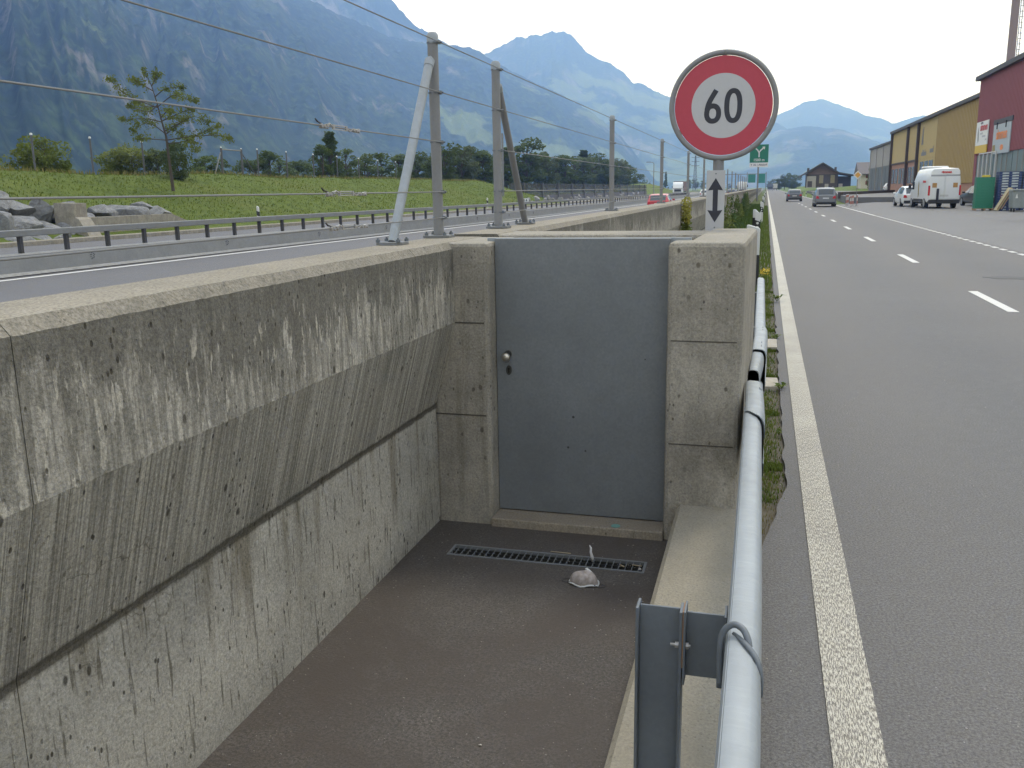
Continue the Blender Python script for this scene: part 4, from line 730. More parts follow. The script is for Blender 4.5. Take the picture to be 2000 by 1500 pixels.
for L_ in limbs:
    dp = rg.uniform(-1.6, 1.6); pts = [V(a, b, dp*i/(len(L_)-1)) for i, (a, b) in enumerate(L_)]; sp_p = smooth_path(pts, 6); nn = len(sp_p)
    tk.tube(sp_p, [.03*(1-i/nn)+.006 for i in range(nn)], 5)
    for i in range(2, nn):
        f = i/nn
        if f < .28: continue
        for _ in range(3):
            c = sp_p[i]+Vector((rg.gauss(0, .17), rg.gauss(0, .22), rg.gauss(.02, .13))); leaf_cloud(cr, rg, c, .14+.16*rg.random(), 9, .062, (1.2, 1.2, .9), .1)
    leaf_cloud(cr, rg, sp_p[-1], .26, 40, .08, (1, 1, .8), .2)
leaf_cloud(cr, rg, V(-32, 208), .3, 60, .08, (.7, .7, 1.3), .2)
tk.build('trunk', M['bark'], yt, fix=False); cr.build('crown', LY, yt, fix=False)
def put(px, py, x, mesh, h, base_h, w_, label, group=None, cat='tree', name='tree', rz=None, zoff=0):
    c = atx(px, py, x); s = h/base_h; return tree((c.x, c.y, c.z+zoff), mesh, (s*w_, s*w_, s), random.uniform(0, 6) if rz is None else rz, label, group, cat, name)
put(92, 344, -46, TB[0], 2.9, 3, 1.15, 'round yellow-green bush behind the first fence post', None, 'bush', 'bush', zoff=-.5)
put(62, 344, -47, TB[1], 2.3, 3, 1.2, 'lower olive bush left of the round yellow-green bush', None, 'bush', 'bush', zoff=-.5)
put(262, 344, -47, TB[1], 2.7, 3, 1.5, 'wide olive bush behind the third fence post', None, 'bush', 'bush', zoff=-.5)
put(232, 344, -48, TB[0], 2.2, 3, 1.2, 'low yellowish bush left of the wide olive bush', None, 'bush', 'bush', zoff=-.5)
put(350, 349, -39, TB[2], 2.6, 3, .95, 'dark round bush directly behind the young tree', None, 'bush', 'bush', zoff=-.35)
put(310, 345, -45, TB[2], 2.3, 3, .9, 'dark low bush left of the young tree trunk', None, 'bush', 'bush', zoff=-.4)
put(648, 352, -62, T[3], 8.0, 10, 1.5, 'tall pointed green tree behind the grass bank', None, zoff=-1)
put(632, 352, -61, T[1], 5.6, 10, 1.2, 'broad tree on the left of the tall pointed tree', None, zoff=-.8)
put(678, 352, -63, T[5], 5.4, 10, 1.2, 'broad tree on the right of the tall pointed tree', None, zoff=-.8)
bt = [(400, 4.6), (425, 4.2), (500, 5.2), (528, 5.6), (548, 4.4), (582, 5.2), (600, 4.2), (715, 5.2), (745, 5.6), (780, 5.6), (812, 6.0), (842, 6.4)]
for k, (px, h) in enumerate(bt): put(px, 354, -80 if k < 7 else -66, T[(k*2+1) % 3 if k % 4 else 5], h*1.25, 10, 1.5, ORD[k]+' low tree from the left in the loose row behind the bank', 'trees in the loose row behind the bank', zoff=-2.2)
wd = [(868, 56, 8.2), (885, 60, 8.8), (903, 57, 8.2), (922, 60, 8.8), (945, 58, 8.2), (968, 60, 9.2), (990, 58, 9.8), (1012, 60, 9.4), (1030, 57, 12.2), (1050, 59, 10.4), (1068, 57, 9.8), (1086, 58, 9.4), (1104, 56, 9.8), (1122, 57, 11.6), (1140, 56, 12.6), (1156, 57, 11.4), (1170, 56, 12.2), (1184, 55, 11.0), (1198, 55, 11.2), (1212, 54, 10.8), (1226, 53, 9.6), (1240, 52, 7.6)]
for k, (px, x, h) in enumerate(wd): put(px, 371, -x, T[(0, 2, 4, 0, 1, 2, 3, 2)[k % 8]], h, 10, 1.45 if k < 12 else 1.7, ORD[k]+' tree from the left in the dark wood beyond the motorway', 'trees in the dark wood beyond the motorway', zoff=-.2 if x else 0)
rg = random.Random(9); dw = MB()
for k in range(260):
    a = rg.random(); px = -60+a*1330; yy = 300+a*560+rg.uniform(-40, 160); q = ray(px, 380); t = yy/q.y; c = Vector((q.x*t, yy, 0)); h = rg.uniform(6, 12)
    leaf_cloud(dw, rg, (c.x, c.y, h*.45), h*.5, 70, h*.13, (1.1, 1.1, 1))
tag(dw.build('distant_wood', L1, fix=False), 'dark distant wood along the foot of the mountain', 'wood', kind='stuff')
for k, (px, h, w_) in enumerate(((1300, 11, .8), (1345, 7, 1.4), (1358, 8, 1.3), (1372, 7, 1.4), (1388, 6, 1.4), (1404, 7, 1.4), (1425, 7, 1.4), (1440, 6, 1.5))): put(px, 370, -62+(px-1300)*.14, T[(3, 1, 0, 5, 2, 1, 0, 2)[k]], h, 10, w_, ORD[k]+' small tree from the left on the far side of the motorway', 'small trees far along the motorway')
for k, (px, yy, h) in enumerate(((1503, 560, 5), (1512, 540, 6), (1522, 530, 7.0), (1532, 520, 8), (1541, 510, 8.6), (1551, 500, 8.8))): c = aty(px, 366, yy); tree((c.x, yy, 0), T[(4, 0, 2, 4, 0, 2)[k]], (h*.13, h*.13, h*.1), k*1.3, ORD[k]+' tree from the left in the far clump beside the road', 'trees in the far clump beside the road')
tree((aty(1701, 362, 205).x, 205, .7), T[3], (.5, .5, .72), 1, 'dark conifer between the house and the grey hall', None)
# grass blades and weeds
def blades(name, n, fx, fy, hz_, wd_, m, label, zf=lambda x, y: -.035, seed=1, lean=.5):
    rg = random.Random(seed); b = MB()
    for _ in range(n):
        x, y = fx(rg), fy(rg); 
        if callable(y): y = y(x)
        z = zf(x, y); h = hz_*rg.uniform(.35, 1.25); a = rg.random()*6.28; w2 = wd_*rg.uniform(.6, 1.3); dx, dy = math.cos(a), math.sin(a); le = lean*h*rg.random()
        p = Vector((x, y, z)); s = Vector((-dy, dx, 0))*w2; d = Vector((dx, dy, 0))
        b.add([p-s, p+s, p+d*le*.4+s*.7+Vector((0, 0, h*.6)), p+d*le*.4-s*.7+Vector((0, 0, h*.6)), p+d*le+Vector((0, 0, h))], [(0, 1, 2, 3), (3, 2, 4)])
    return tag(b.build(name, m, fix=False), label, 'grass', kind='stuff')
GB = leaf_mat('blade_green', (.05, .085, .014), (.13, .17, .035), 3); GD = leaf_mat('blade_dry', (.12, .105, .03), (.24, .2, .075), 4); GK = leaf_mat('blade_dark', (.02, .05, .014), (.06, .11, .025), 1.5)
blades('verge_grass', 9000, lambda r: min(.165, max(-.07, r.gauss(.07, .05)))+.02*r.random(), lambda r: 5.3+(lambda t: t+.35*math.sin(t*4.1))(r.random()**1.2*13), .038, .0045, GB, 'short green grass in the verge beside the crash barrier', seed=2)
blades('dry_grass', 1900, lambda r: min(.17, r.gauss(.06, .05)), lambda r: 4.8+r.random()**1.2*15, .035, .0028, GD, 'dry yellow grass in the verge beside the crash barrier', seed=3)
blades('verge_grass', 5000, lambda r: r.uniform(-.25, .17), lambda r: 17+r.random()*75, .13, .012, GB, 'rough verge grass along the road edge further on', seed=4)
blades('ditch_grass', 9000, lambda r: r.uniform(-1.62, -.2), lambda r: 10+r.random()**1.2*90, .22, .016, GK, 'dark green grass filling the ditch along the far wall', seed=5)
blades('bank_grass_tufts', 26000, lambda r: -30.6-r.random()*10.8, lambda r: 24+r.random()**1.15*120, .11, .03, leaf_mat('bank_blade', (.055, .082, .012), (.13, .165, .026), .35), 'bright green grass on the motorway bank', bankz, 6)
blades('crest_grass', 2600, lambda r: -40.3-r.random()*1.2, lambda r: 30+r.random()*110, .3, .03, GD, 'dry pale grass along the crest of the bank', bankz, 7)
def weed(loc, h, n, label, m=GB):
    rg = random.Random(int(loc[1]*97)); o = empty('weed', loc, 0, label, 'plant'); b = MB(); st = MB()
    for k in range(n):
        a = rg.random()*6.28; d = Vector((math.cos(a), math.sin(a), 0)); L_ = h*rg.uniform(.6, 1.1); p0 = Vector((0, 0, 0)); p1 = d*L_*.45+Vector((0, 0, L_*.6)); p2 = d*L_*.9+Vector((0, 0, L_*.55)); s = Vector((-d.y, d.x, 0))*L_*.13
        st.tube([p0, p1*.8], .0015, 4); b.add([p1*.55, p1+s, p2, p1-s], [(0, 1, 2, 3)])
    st.build('stem', m, o); b.build('leaf_rosette', m, o, fix=False)
weed((.2, 8.5, -.02), .11, 16, 'leafy green weed growing by the nearest verge slab'); weed((.18, 11.4, -.02), .12, 16, 'leafy weed growing by the farther verge slab'); weed((.24, 15.2, 0), .2, 14, 'thin grey-green weed reaching over the white edge line'); weed((.17, 6.9, -.02), .07, 12, 'low weed at the broken asphalt edge near the block')
rg = random.Random(31); fl = empty('flowering_weed', (.06, 19.5, -.03), 0, 'yellow flowering weed in the verge behind the delineator', 'plant'); b = MB(); leaf_cloud(b, rg, (0, 0, .12), .12, 60, .025, (1, 1.4, .8)); b.build('flowers', plain('yellow_petals', (.5, .36, .03), .8), fl, fix=False); b = MB(); leaf_cloud(b, rg, (0, 0, .06), .12, 60, .03, (1, 1.6, .6)); b.build('leaves', GB, fl, fix=False)
def hanging(loc, parts, label, name='hanging_bush'):
    o = empty(name, loc, 0, label, 'plant'); rg = random.Random(int(loc[1]*13))
    for nm, m, cl in parts:
        b = MB()
        for c, r, n, s in cl: leaf_cloud(b, rg, c, r, n, s, (.6, 1, 1.25), .3)
        b.build(nm, m, o, fix=False)
    return o
hanging((-1.55, 18.65, 0), [('yellow_foliage', leaf_mat('leaves_yellow', (.16, .15, .025), (.3, .27, .05), 3), [((0, 0, 1.46), .2, 260, .03), ((.03, -.1, 1.3), .16, 160, .03)]), ('green_foliage', L3, [((0, 0, 1.08), .19, 220, .035), ((.02, .1, .85), .24, 260, .035), ((.05, 0, .6), .2, 180, .035), ((.0, .05, 1.25), .12, 80, .03)]), ('stem', M['bark'], [((0, 0, .4), .05, 20, .05)])], 'yellow-green bush hanging in the joint of the far wall')
rg = random.Random(77)
for k in range(9):
    y = 33+k*6.3+rg.uniform(-1, 1); cl = []
    for j in range(4+k % 3): cl.append(((rg.uniform(-.05, .12), rg.uniform(-1.3, 1.3), rg.uniform(.1, 1.2)), rg.uniform(.18, .34), 130, .05))
    cl.append(((.1, 0, .2), .5, 200, .06)); hanging((-1.6, y, 0), [('foliage', (L2, L3, GK)[k % 3], cl)], ORD[k]+' ivy patch along the far wall, counted from the arrow plate', 'ivy')
# ------------------------------------------------------------------ vehicles
M['tyre'] = plain('tyre_rubber', (.015, .015, .015), .85); M['rim'] = plain('alloy_rim', (.4, .41, .42), .35, .7); M['glass'] = plain('car_glass', (.03, .04, .045), .08, 0, .2, 1, .8); M['lamp'] = plain('tail_lamp_red', (.45, .02, .03), .25); M['plate_w'] = plain('number_plate', (.5, .5, .48), .5); M['trim'] = plain('black_trim', (.018, .018, .02), .6)
def carpaint(name, c): a = Mat(name, c, .35, .1); a.b.inputs['Coat Weight'].default_value = .5; a.b.inputs['Coat Roughness'].default_value = .1; n = a.noise(1.5, 4); a.color(a.mix(n, tuple(x*.9 for x in c), tuple(min(1, x*1.08) for x in c))); return a.m
def wheel(parent, x, y, r, w_=.21):
    o = MB().cyl((x-w_/2, y, r), (x+w_/2, y, r), r, 24).build('wheel', M['tyre'], parent, smooth=True, bevel=.02); s = 1 if x > 0 else -1
    MB().cyl((x+s*(w_/2-.01), y, r), (x+s*(w_/2+.012), y, r), r*.66, 18).build('rim', M['rim'], o, smooth=True)
def car(loc, rz, W_, L, H, paint_m, label, belt=.95, tail=.1, roofr=.55, rooff=.62, hood=.74, cat='car', name='car', rails=False, hoodz=None, tailz=None, plate=True, clear=.2, rear_glass=True):
    # x across, y along with the tail at y = 0; lofted body, glass cut out of the same loft
    o = empty(name, loc, rz, label, cat); hw = W_/2; hoodz = hoodz or belt*1.0
    # station: y, half width, z sill, z belt, z roof, half width at roof
    st = [(0, hw*.86, clear+.1, belt*.9, belt*.93, hw*.7), (.05, hw*.93, clear+.04, belt*.97, belt*1.0, hw*.76), (tail*L*.6, hw*.97, clear, belt*.99, belt+(H-belt)*.42, hw*.76), (tail*L, hw*.985, clear, belt, belt+(H-belt)*.80, hw*.77), (tail*L+.28, hw, clear, belt, H-.035, hw*.77), (tail*L+.6, hw, clear, belt, H, hw*.78), (L*.45, hw, clear, belt*.99, H, hw*.78), (L*rooff-.3, hw, clear, belt*.98, H-.05, hw*.76), (L*hood, hw, clear, belt*.97, belt*1.0, hw*.74), (L*.88, hw*.97, clear, belt*.88, belt*.92, hw*.66), (L*.97, hw*.9, clear+.05, belt*.72, belt*.75, hw*.6), (L, hw*.78, clear+.1, belt*.55, belt*.58, hw*.5)]
    def sec(s):
        y, w2, z0, zb, zr, wr = s; return [(w2*.86, y, z0), (w2*.98, y, z0+.12), (w2, y, z0+(zb-z0)*.55), (w2*.97, y, zb), (wr*1.03, y, zb+(zr-zb)*.88), (wr*.9, y, zr), (wr*.4, y, zr+.015), (-wr*.4, y, zr+.015), (-wr*.9, y, zr), (-wr*1.03, y, zb+(zr-zb)*.88), (-w2*.97, y, zb), (-w2, y, z0+(zb-z0)*.55), (-w2*.98, y, z0+.12), (-w2*.86, y, z0)]
    V_ = [p for s in st for p in sec(s)]; n = 14; body, gl = [], []
    for j in range(len(st)-1):
        for i in range(n):
            f = (j*n+i, j*n+(i+1) % n, (j+1)*n+(i+1) % n, (j+1)*n+i)
            side = i in (3, 9) and 3 <= j <= 6; rear = i in (5, 6, 7) and j in (1, 2) and rear_glass; frnt = i in (5, 6, 7) and j == 7
            (gl if side or rear or frnt else body).append(f)
    body += [tuple(range(n)), tuple(len(V_)-1-i for i in range(n))]
    def sub(fs, name, m, sm=True):
        b = MB(); ids = sorted({i for f in fs for i in f}); mp_ = {v: k for k, v in enumerate(ids)}; b.v = [V_[i] for i in ids]; b.f = [tuple(mp_[i] for i in f) for f in fs]; return b.build(name, m, o, smooth=sm, fix=False)
    sub(body, 'body', paint_m); sub(gl, 'window', M['glass'])
    for s in (-1, 1):
        for yy in (L*.19, L*.81): wheel(o, s*(hw-.1), yy, .31)
        MB().prism([(s*hw*.58, belt*.70), (s*hw*.9, belt*.68), (s*hw*.88, belt*.92), (s*hw*.7, belt*.90)], 'y', -.02, .06).build('tail_lamp', M['lamp'], o, bevel=.008)
        MB().cbox((s*(hw+.1), L*.66, belt+.05), .2, .09, .14).build('wing_mirror', paint_m, o, bevel=.03)
    MB().box(-hw*.84, hw*.84, -.05, .1, clear+.06, clear+.24).build('bumper', M['trim'], o, bevel=.03)
    if plate: MB().box(-.26, .26, -.035, .0, belt*.66, belt*.66+.12).build('number_plate', M['plate_w'], o)
    if rails:
        for s in (-1, 1): MB().tube([(s*hw*.68, tail*L+.4, H), (s*hw*.68, tail*L+.5, H+.06), (s*hw*.68, L*.5, H+.06), (s*hw*.68, L*.54, H)], .02, 6).build('roof_rail', M['plate'], o)
    return o
grey = carpaint('grey_paint', (.085, .09, .1)); lgrey = carpaint('silver_grey_paint', (.15, .16, .17)); whitep = carpaint('white_paint', (.66, .67, .66)); redp = carpaint('red_paint', (.4, .03, .04)); blackp = carpaint('black_paint', (.02, .02, .025)); bluep = carpaint('dark_blue_paint', (.03, .04, .08))
car((5.15, 86.2, .01), 0, 1.88, 4.65, 1.68, lgrey, 'grey people carrier with roof rails driving away in the right lane', 1.05, .06, rails=True)
car((3.4, 119, .01), 0, 1.85, 4.3, 1.46, grey, 'dark grey hatchback driving away ahead of the people carrier', .95, .09)
car((-8.25, 72.5, .01), 0, 1.78, 4.0, 1.42, redp, 'red hatchback on the motorway partly hidden by the wall', .9, .09)
car((10.55, 72.8, .25), R(2), 1.72, 4.2, 1.47, whitep, 'small white estate car parked in front of the van', .92, .07)
car((12.05, 44.6, .25), R(180), 1.75, 4.3, 1.45, bluep, 'dark car cut off by the right edge of the picture', .92, .1)
car((-11.2, 175, .01), 0, 1.8, 4.4, 1.5, whitep, 'white car far along the motorway beside the sign pole', .92, .1)
car((-7.6, 210, .01), 0, 1.8, 4.4, 1.5, blackp, 'dark car far along the motorway before the tanker', .92, .1)
car((18.3, 159.4, .72), R(-90), 1.75, 4.2, 1.5, whitep, 'white car standing half hidden between the grey and yellow halls', .92, .1)
car((15.2, 70.5, .25), R(6), 1.8, 4.4, 1.45, blackp, 'dark car parked on the right behind the white van', .92, .1)
# white van, seen from behind and left
van = empty('delivery_van', (11.35, 66.0, .25), R(4), 'white high-roof delivery van with red lettering on its rear doors', 'van')
VW, VL, VH = 1.98, 5.9, 2.62; hw = VW/2
def vsec(y, w2, z0, zr, wr): return [(w2*.94, y, z0), (w2, y, z0+.2), (w2, y, 1.2 if zr > 1.3 else zr*.8), (w2*.985, y, min(1.75, zr*.86)), (wr, y, zr-.16), (wr*.86, y, zr-.02), (0, y, zr+.03), (-wr*.86, y, zr-.02), (-wr, y, zr-.16), (-w2*.985, y, min(1.75, zr*.86)), (-w2, y, 1.2 if zr > 1.3 else zr*.8), (-w2, y, z0+.2), (-w2*.94, y, z0)]
vst = [vsec(0, hw*.97, .45, VH-.06, hw*.86), vsec(.08, hw, .42, VH, hw*.89), vsec(2.2, hw, .4, VH+.02, hw*.89), vsec(3.9, hw, .4, VH-.02, hw*.88), vsec(4.35, hw, .4, VH-.25, hw*.84), vsec(4.95, hw, .4, 1.45, hw*.84), vsec(5.5, hw*.95, .4, 1.2, hw*.8), vsec(5.85, hw*.8, .45, 1.0, hw*.7)]
b = MB(); n = 13; b.v = [p for s in vst for p in s]
gf_ = []
for j in range(7):
    for i in range(n):
        f = (j*n+i, j*n+(i+1) % n, (j+1)*n+(i+1) % n, (j+1)*n+i)
        (gf_ if (j == 4 and i in (3, 4, 5, 6, 7, 8)) else b.f).append(f)
b.f += [tuple(range(n)), tuple(8*n-1-i for i in range(n))]; b.build('body', whitep, van, smooth=True, fix=False)
b2 = MB(); b2.v = [p for s in vst for p in s]; b2.f = gf_; b2.build('windscreen', M['glass'], van, smooth=True, fix=False)
for s in (-1, 1):
    MB().box(*(sorted((s*.03, s*hw*.9))), -.035, -.004, .62, 2.08).build('rear_door', whitep, van, bevel=.02); rd = van.children[-1]
    MB().box(*sorted((s*.5, s*.78)), -.042, -.036, 1.36, 1.66).build('warning_panel', plain('orange_panel', (.36, .2, .06), .6, var=.5, sc=40), rd)
    MB().box(*sorted((s*hw*.9, s*(hw+.005))), -.02, .12, .85, 1.5).build('tail_lamp', M['lamp'], van, bevel=.015)
    for yy in (1.05, 4.75): wheel(van, s*(hw-.12), yy, .35, .24)
    MB().box(*sorted((s*(hw-.01), s*(hw+.012))), 1.5, 4.2, .42, .62).build('side_trim', M['trim'], van)
    MB().cbox((s*(hw+.16), 4.75, 1.45), .2, .1, .34).build('wing_mirror', M['trim'], van, bevel=.03)
    MB().box(*sorted((s*(hw-.02), s*(hw+.006))), 4.12, 4.8, 1.25, 1.75).build('side_window', M['glass'], van)
MB().box(-hw*.9, hw*.9, -.02, .0, 2.09, 2.2).build('door_gutter', plain('grey_trim', (.3, .31, .32), .5), van); MB().box(-hw*.96, hw*.96, -.1, .3, .32, .58).build('bumper', M['trim'], van, bevel=.03); MB().box(-.26, .26, -.05, -.036, .78, .9).build('number_plate', M['plate_w'], van)
MB().box(-.5, -.36, -.16, -.04, .55, 1.3).build('coupling_post', M['trim'], van, bevel=.02); MB().box(-.75, .65, 2.0, 3.6, VH+.02, VH+.16).build('roof_unit', whitep, van, bevel=.06)
RT = plain('red_lettering', (.5, .04, .04), .5); GT = plain('grey_lettering', (.2, .2, .2), .6); OT = plain('orange_lettering', (.75, .24, .06), .5); GO = plain('gold_print', (.26, .2, .06), .6)
def label_text(parent, body, size, m, loc, rot, name='lettering', ext=.003, bold=.0): o = place(name, text_mesh(body, size, m, name, ext, 0, bold), parent); o.location = loc; o.rotation_euler = rot; return o
label_text(van, 'simmen', .2, RT, (.05, -.035, 2.36), (R(90), 0, 0), bold=.012)
label_text(van, 'simmen', .26, RT, (-hw-.012, 1.25, 1.78), (R(90), 0, R(-90)), bold=.012)
MB().prism([(2.6, .75), (2.72, 1.5), (2.85, 1.85), (2.95, 1.45), (2.86, .7), (2.75, .95)], 'x', -hw-.012, -hw-.004).build('side_print', GO, van)
# lorries
def lorry(loc, rz, label, W_=2.5, H=3.9, cab=None, box=None, L=11, front=True, tank=False):
    o = empty('lorry', loc, rz, label, 'lorry'); hw = W_/2       # front at y = 0, facing -y
    MB().prism([(0, .45), (0, 2.0), (.25, 2.95), (.5, 3.35), (.9, H-.25), (2.2, H-.2), (2.2, .6), (.1, .4)], 'x', -hw, hw).build('cab', cab, o, bevel=.08)
    MB().prism([(-.015, 1.75), (.2, 2.68), (.225, 2.66), (.01, 1.73)], 'x', -hw*.92, hw*.92).build('windscreen', M['glass'], o)
    MB().box(-hw*.7, hw*.7, -.03, .02, .85, 1.6).build('grille', M['trim'], o); MB().box(-hw, hw, -.12, .3, .3, .72).build('bumper', plain('lorry_bumper', (.2, .2, .21), .6), o, bevel=.05)
    for s in (-1, 1):
        MB().cbox((s*(hw+.18), .15, 2.2), .18, .12, .7).build('wing_mirror', M['trim'], o, bevel=.03); MB().cbox((s*hw*.78, -.12, .52), .3, .06, .16).build('headlamp', M['plate_w'], o)
        for yy in (1.2, L-3.2, L-1.8): wheel(o, s*(hw-.17), yy, .5, .34)
    if tank: MB().tube([(0, 2.5, 2.3), (0, 2.7, 2.3), (0, L-.2, 2.3), (0, L, 2.3)], [.6, 1.15, 1.15, .6], 20).build('tank', box, o, smooth=True); MB().box(-.5, .5, 2.4, L, .9, 1.25).build('chassis', M['trim'], o)
    else: MB().box(-hw, hw, 2.5, L, 1.0, H).build('box_body', box, o, bevel=.03); MB().box(-.5, .5, 2.3, L, .6, 1.0).build('chassis', M['trim'], o)
    return o
brn = plain('brown_box', (.12, .07, .06), .7); lorry((aty(1323.5, 370, 278).x, 278, .01), 0, 'white cabbed lorry approaching on the far carriageway', 2.9, 3.9, whitep, brn, 14)
lorry((-6.7, 268, .01), R(180), 'white tanker lorry far along the motorway behind the posts', 2.6, 3.5, whitep, whitep, 11, tank=True)
lorry((aty(1504.5, 366, 500).x, 500, .01), 0, 'dark tractor lorry approaching far down the road', 2.7, 3.2, plain('dark_cab', (.05, .06, .08), .4), plain('pale_box', (.45, .45, .4), .6), 8)
tl = empty('trailer', (aty(1513, 366, 505).x, 505, .01), 0, 'pale box trailer beside the far dark lorry', 'trailer'); MB().box(-1.4, 1.4, 0, 6, 1.0, 3.4).build('box_body', plain('pale_canvas', (.5, .49, .42), .7), tl, bevel=.05); MB().box(-1.2, 1.2, .3, 5.7, .6, 1.0).build('chassis', M['trim'], tl)
for s in (-1, 1): wheel(tl, s*1.0, 1.2, .5, .34)
# ------------------------------------------------------------------ buildings on the right
def clad(name, c, per=.35, var=.1): 
    a = Mat(name, c, .6); n = a.noise(.8, 5, .6); a.color(a.mix(n, tuple(x*(1-var) for x in c), tuple(x*(1+var) for x in c))); return a.m
rclad = clad('red_cladding', (.2, .052, .062)); yclad = clad('yellow_cladding', (.42, .31, .12)); yrib = clad('ochre_ribbed', (.31, .215, .075)); roofd = clad('dark_roof', (.06, .06, .065)); salm = clad('salmon_render', (.34, .18, .12)); wing = plain('dusty_glass', (.11, .13, .15), .25); gcl = clad('grey_cladding', (.3, .28, .25)); gdk = clad('grey_doors', (.115, .13, .13)); steelb = plain('brown_column', (.05, .033, .028), .6); gwin = plain('grey_green_glazing', (.16, .2, .2), .3)
def ribs(mb, x, y0, y1, z0, z1, per, d):
    n = int((y1-y0)/per); pts = []
    for k in range(n):
        y = y0+k*per
        for f, q in ((0, 0), (.18, d), (.55, d), (.72, 0)): pts.append((x-q, y+f*per))
    pts += [(x, y1), (x+.3, y1), (x+.3, y0)]
    return mb.prism(pts, 'z', z0, z1)
yh = empty('yellow_hall', (0, 0, 0), 0, 'yellow industrial hall with salmon lower walls and ribbed ochre end', 'building')
X1 = 19.1
ribs(MB(), X1-.05, 91.36, 118.0, 1.9, 9.72, .72, .16).build('ribbed_wall', yrib, yh); MB().box(X1, X1+25, 91.3, 118.0, .5, 1.9).build('plinth', salm, yh)
MB().box(X1-.02, X1+25, 118.0, 131.2, 5.0, 9.72).build('upper_panel', yclad, yh); MB().box(X1-.02, X1+25, 132.0, 158, 5.0, 9.72).build('upper_panel', yclad, yh)
MB().box(X1, X1+25, 118.02, 131.2, .6, 4.99).build('wall', yclad, yh); MB().box(X1+.02, X1+25, 132.0, 158, .5, 4.99).build('wall', salm, yh)
for y in (131.6, 140.8, 158.1): MB().box(X1-.35, X1+.2, y-.3, y+.3, .5, 9.7).build('column', steelb, yh)
MB().box(X1-.12, X1+.1, 131.9, 157.8, 4.85, 5.1).build('beam', steelb, yh)
for y in (120, 123.4, 126.8): w0 = MB().box(X1-.05, X1+.1, y, y+2.6, 2.1, 4.7).build('window', wing, yh)
for y in (133.3, 136.9, 142.4, 146.2, 150.4, 154.2):
    w0 = MB().box(X1-.04, X1+.1, y, y+2.8, 2.0, 4.2).build('window', wing, yh); MB().box(X1-.07, X1, y+1.35, y+1.45, 2.0, 4.2).build('mullion', gcl, w0)
MB().prism([(X1-.5, 9.7), (X1-.5, 10.05), (X1+12.5, 11.2), (X1+25.5, 10.05), (X1+25.5, 9.7)], 'y', 91, 158.4).build('roof', roofd, yh)
def word(parent, x, y0, z, n, h, m, seed):   # unreadable small lettering: a row of short upright marks
    r = random.Random(seed); b = MB(); y = y0
    for k in range(n): hh = h*r.choice((.6, .62, .65, 1)); wd2 = h*r.uniform(.3, .5); b.box(x-.02, x, y-wd2, y, z, z+hh); y -= wd2+h*.16
    o = b.build('lettering', m, parent); o['kind'] = 'stuff'; return o
word(yh, X1-.03, 128.9, 5.4, 9, .75, GT, 1); word(yh, X1-.03, 122.6, 5.6, 6, .75, GT, 2)
b = MB(); [b.box(X1-.06, X1-.03, 128.2+q*.55, 128.6+q*.55, 6.9+q*.25, 9.0-q*.2) for q in range(2)]; b.prism([(128.0, 6.8), (129.4, 6.8), (129.1, 7.3), (128.2, 7.3)], 'x', X1-.06, X1-.03); b.build('emblem', GT, yh)
gh = empty('grey_hall', (0, 0, 0), 0, 'grey hall with dark lower doors at the far end of the yard', 'building'); X2 = 19.3
MB().box(X2, X2+20, 160.5, 192, 5.0, 8.5).build('upper_wall', gcl, gh); MB().box(X2+.04, X2+20, 160.5, 192, .5, 5.0).build('wall', gdk, gh)
for y in (160.9, 171.5, 181.5, 191.6): MB().box(X2-.12, X2+.04, y-.2, y+.2, .5, 8.5).build('column', gcl, gh)
for y in (163, 167.2, 173, 177.2, 183, 187.2): MB().box(X2-.02, X2+.02, y, y+3.6, .72, 4.8).build('door_leaf', gdk, gh, bevel=.03)
MB().prism([(X2-.3, 8.5), (X2-.3, 8.85), (X2+10, 9.8), (X2+20, 8.85), (X2+20, 8.5)], 'y', 160.2, 192.4).build('roof', roofd, gh)
rh = empty('red_hall', (0, 0, 0), 0, 'dark red hall with grey-green lower glazing on the right', 'building'); X3 = 17.45
ribs(MB(), X3, 60, 88.9, 4.2, 10.55, .4, .03).build('upper_cladding', rclad, rh)
MB().box(X3+.02, X3+.3, 87.9, 88.9, .2, 4.2).box(X3+.3, X3+20, 88.3, 88.9, .2, 10.5).build('end_wall', rclad, rh)
for a, c in ((60, 66.8), (67, 75.9), (76.1, 81.8), (82, 87.9)):
    w0 = MB().box(X3+.06, X3+.26, a, c, .2, 4.2).build('glazing', gwin, rh); yy = a+1.5
    while yy < c-.5: MB().box(X3+.02, X3+.06, yy-.05, yy+.05, .2, 4.2).build('mullion', gcl, w0); yy += 1.5
MB().box(X3-.08, X3+.3, 76.4, 82.3, 6.4, 6.75).build('lintel', roofd, rh); MB().prism([(X3-.35, 10.5), (X3-.35, 10.85), (X3+10, 12.4), (X3+20, 10.85), (X3+20, 10.5)], 'y', 59, 89.3).build('roof', roofd, rh)
po = empty('billboard', (0, 0, 0), 0, 'white billboard with red print and yellow foot on the red hall', 'sign'); MB().box(X3-.14, X3-.06, 83.9, 88.2, 5.0, 6.95).build('board', plain('billboard_white', (.7, .7, .67), .5), po); MB().box(X3-.14, X3-.06, 83.9, 88.2, 4.35, 5.0).build('yellow_band', plain('billboard_yellow', (.62, .42, .06), .5), po)
label_text(po, 'simmen', .85, RT, (X3-.15, 85.35, 6.45), (R(90), 0, R(-90)), bold=.02); word(po, X3-.145, 86.6, 6.74, 10, .16, GT, 3)
MB().prism([(87.0, 5.3), (87.15, 6.0), (87.3, 6.55), (87.5, 6.0), (87.35, 5.5), (87.45, 5.2), (87.2, 5.5)], 'x', X3-.155, X3-.145).build('figure_print', GT, po)
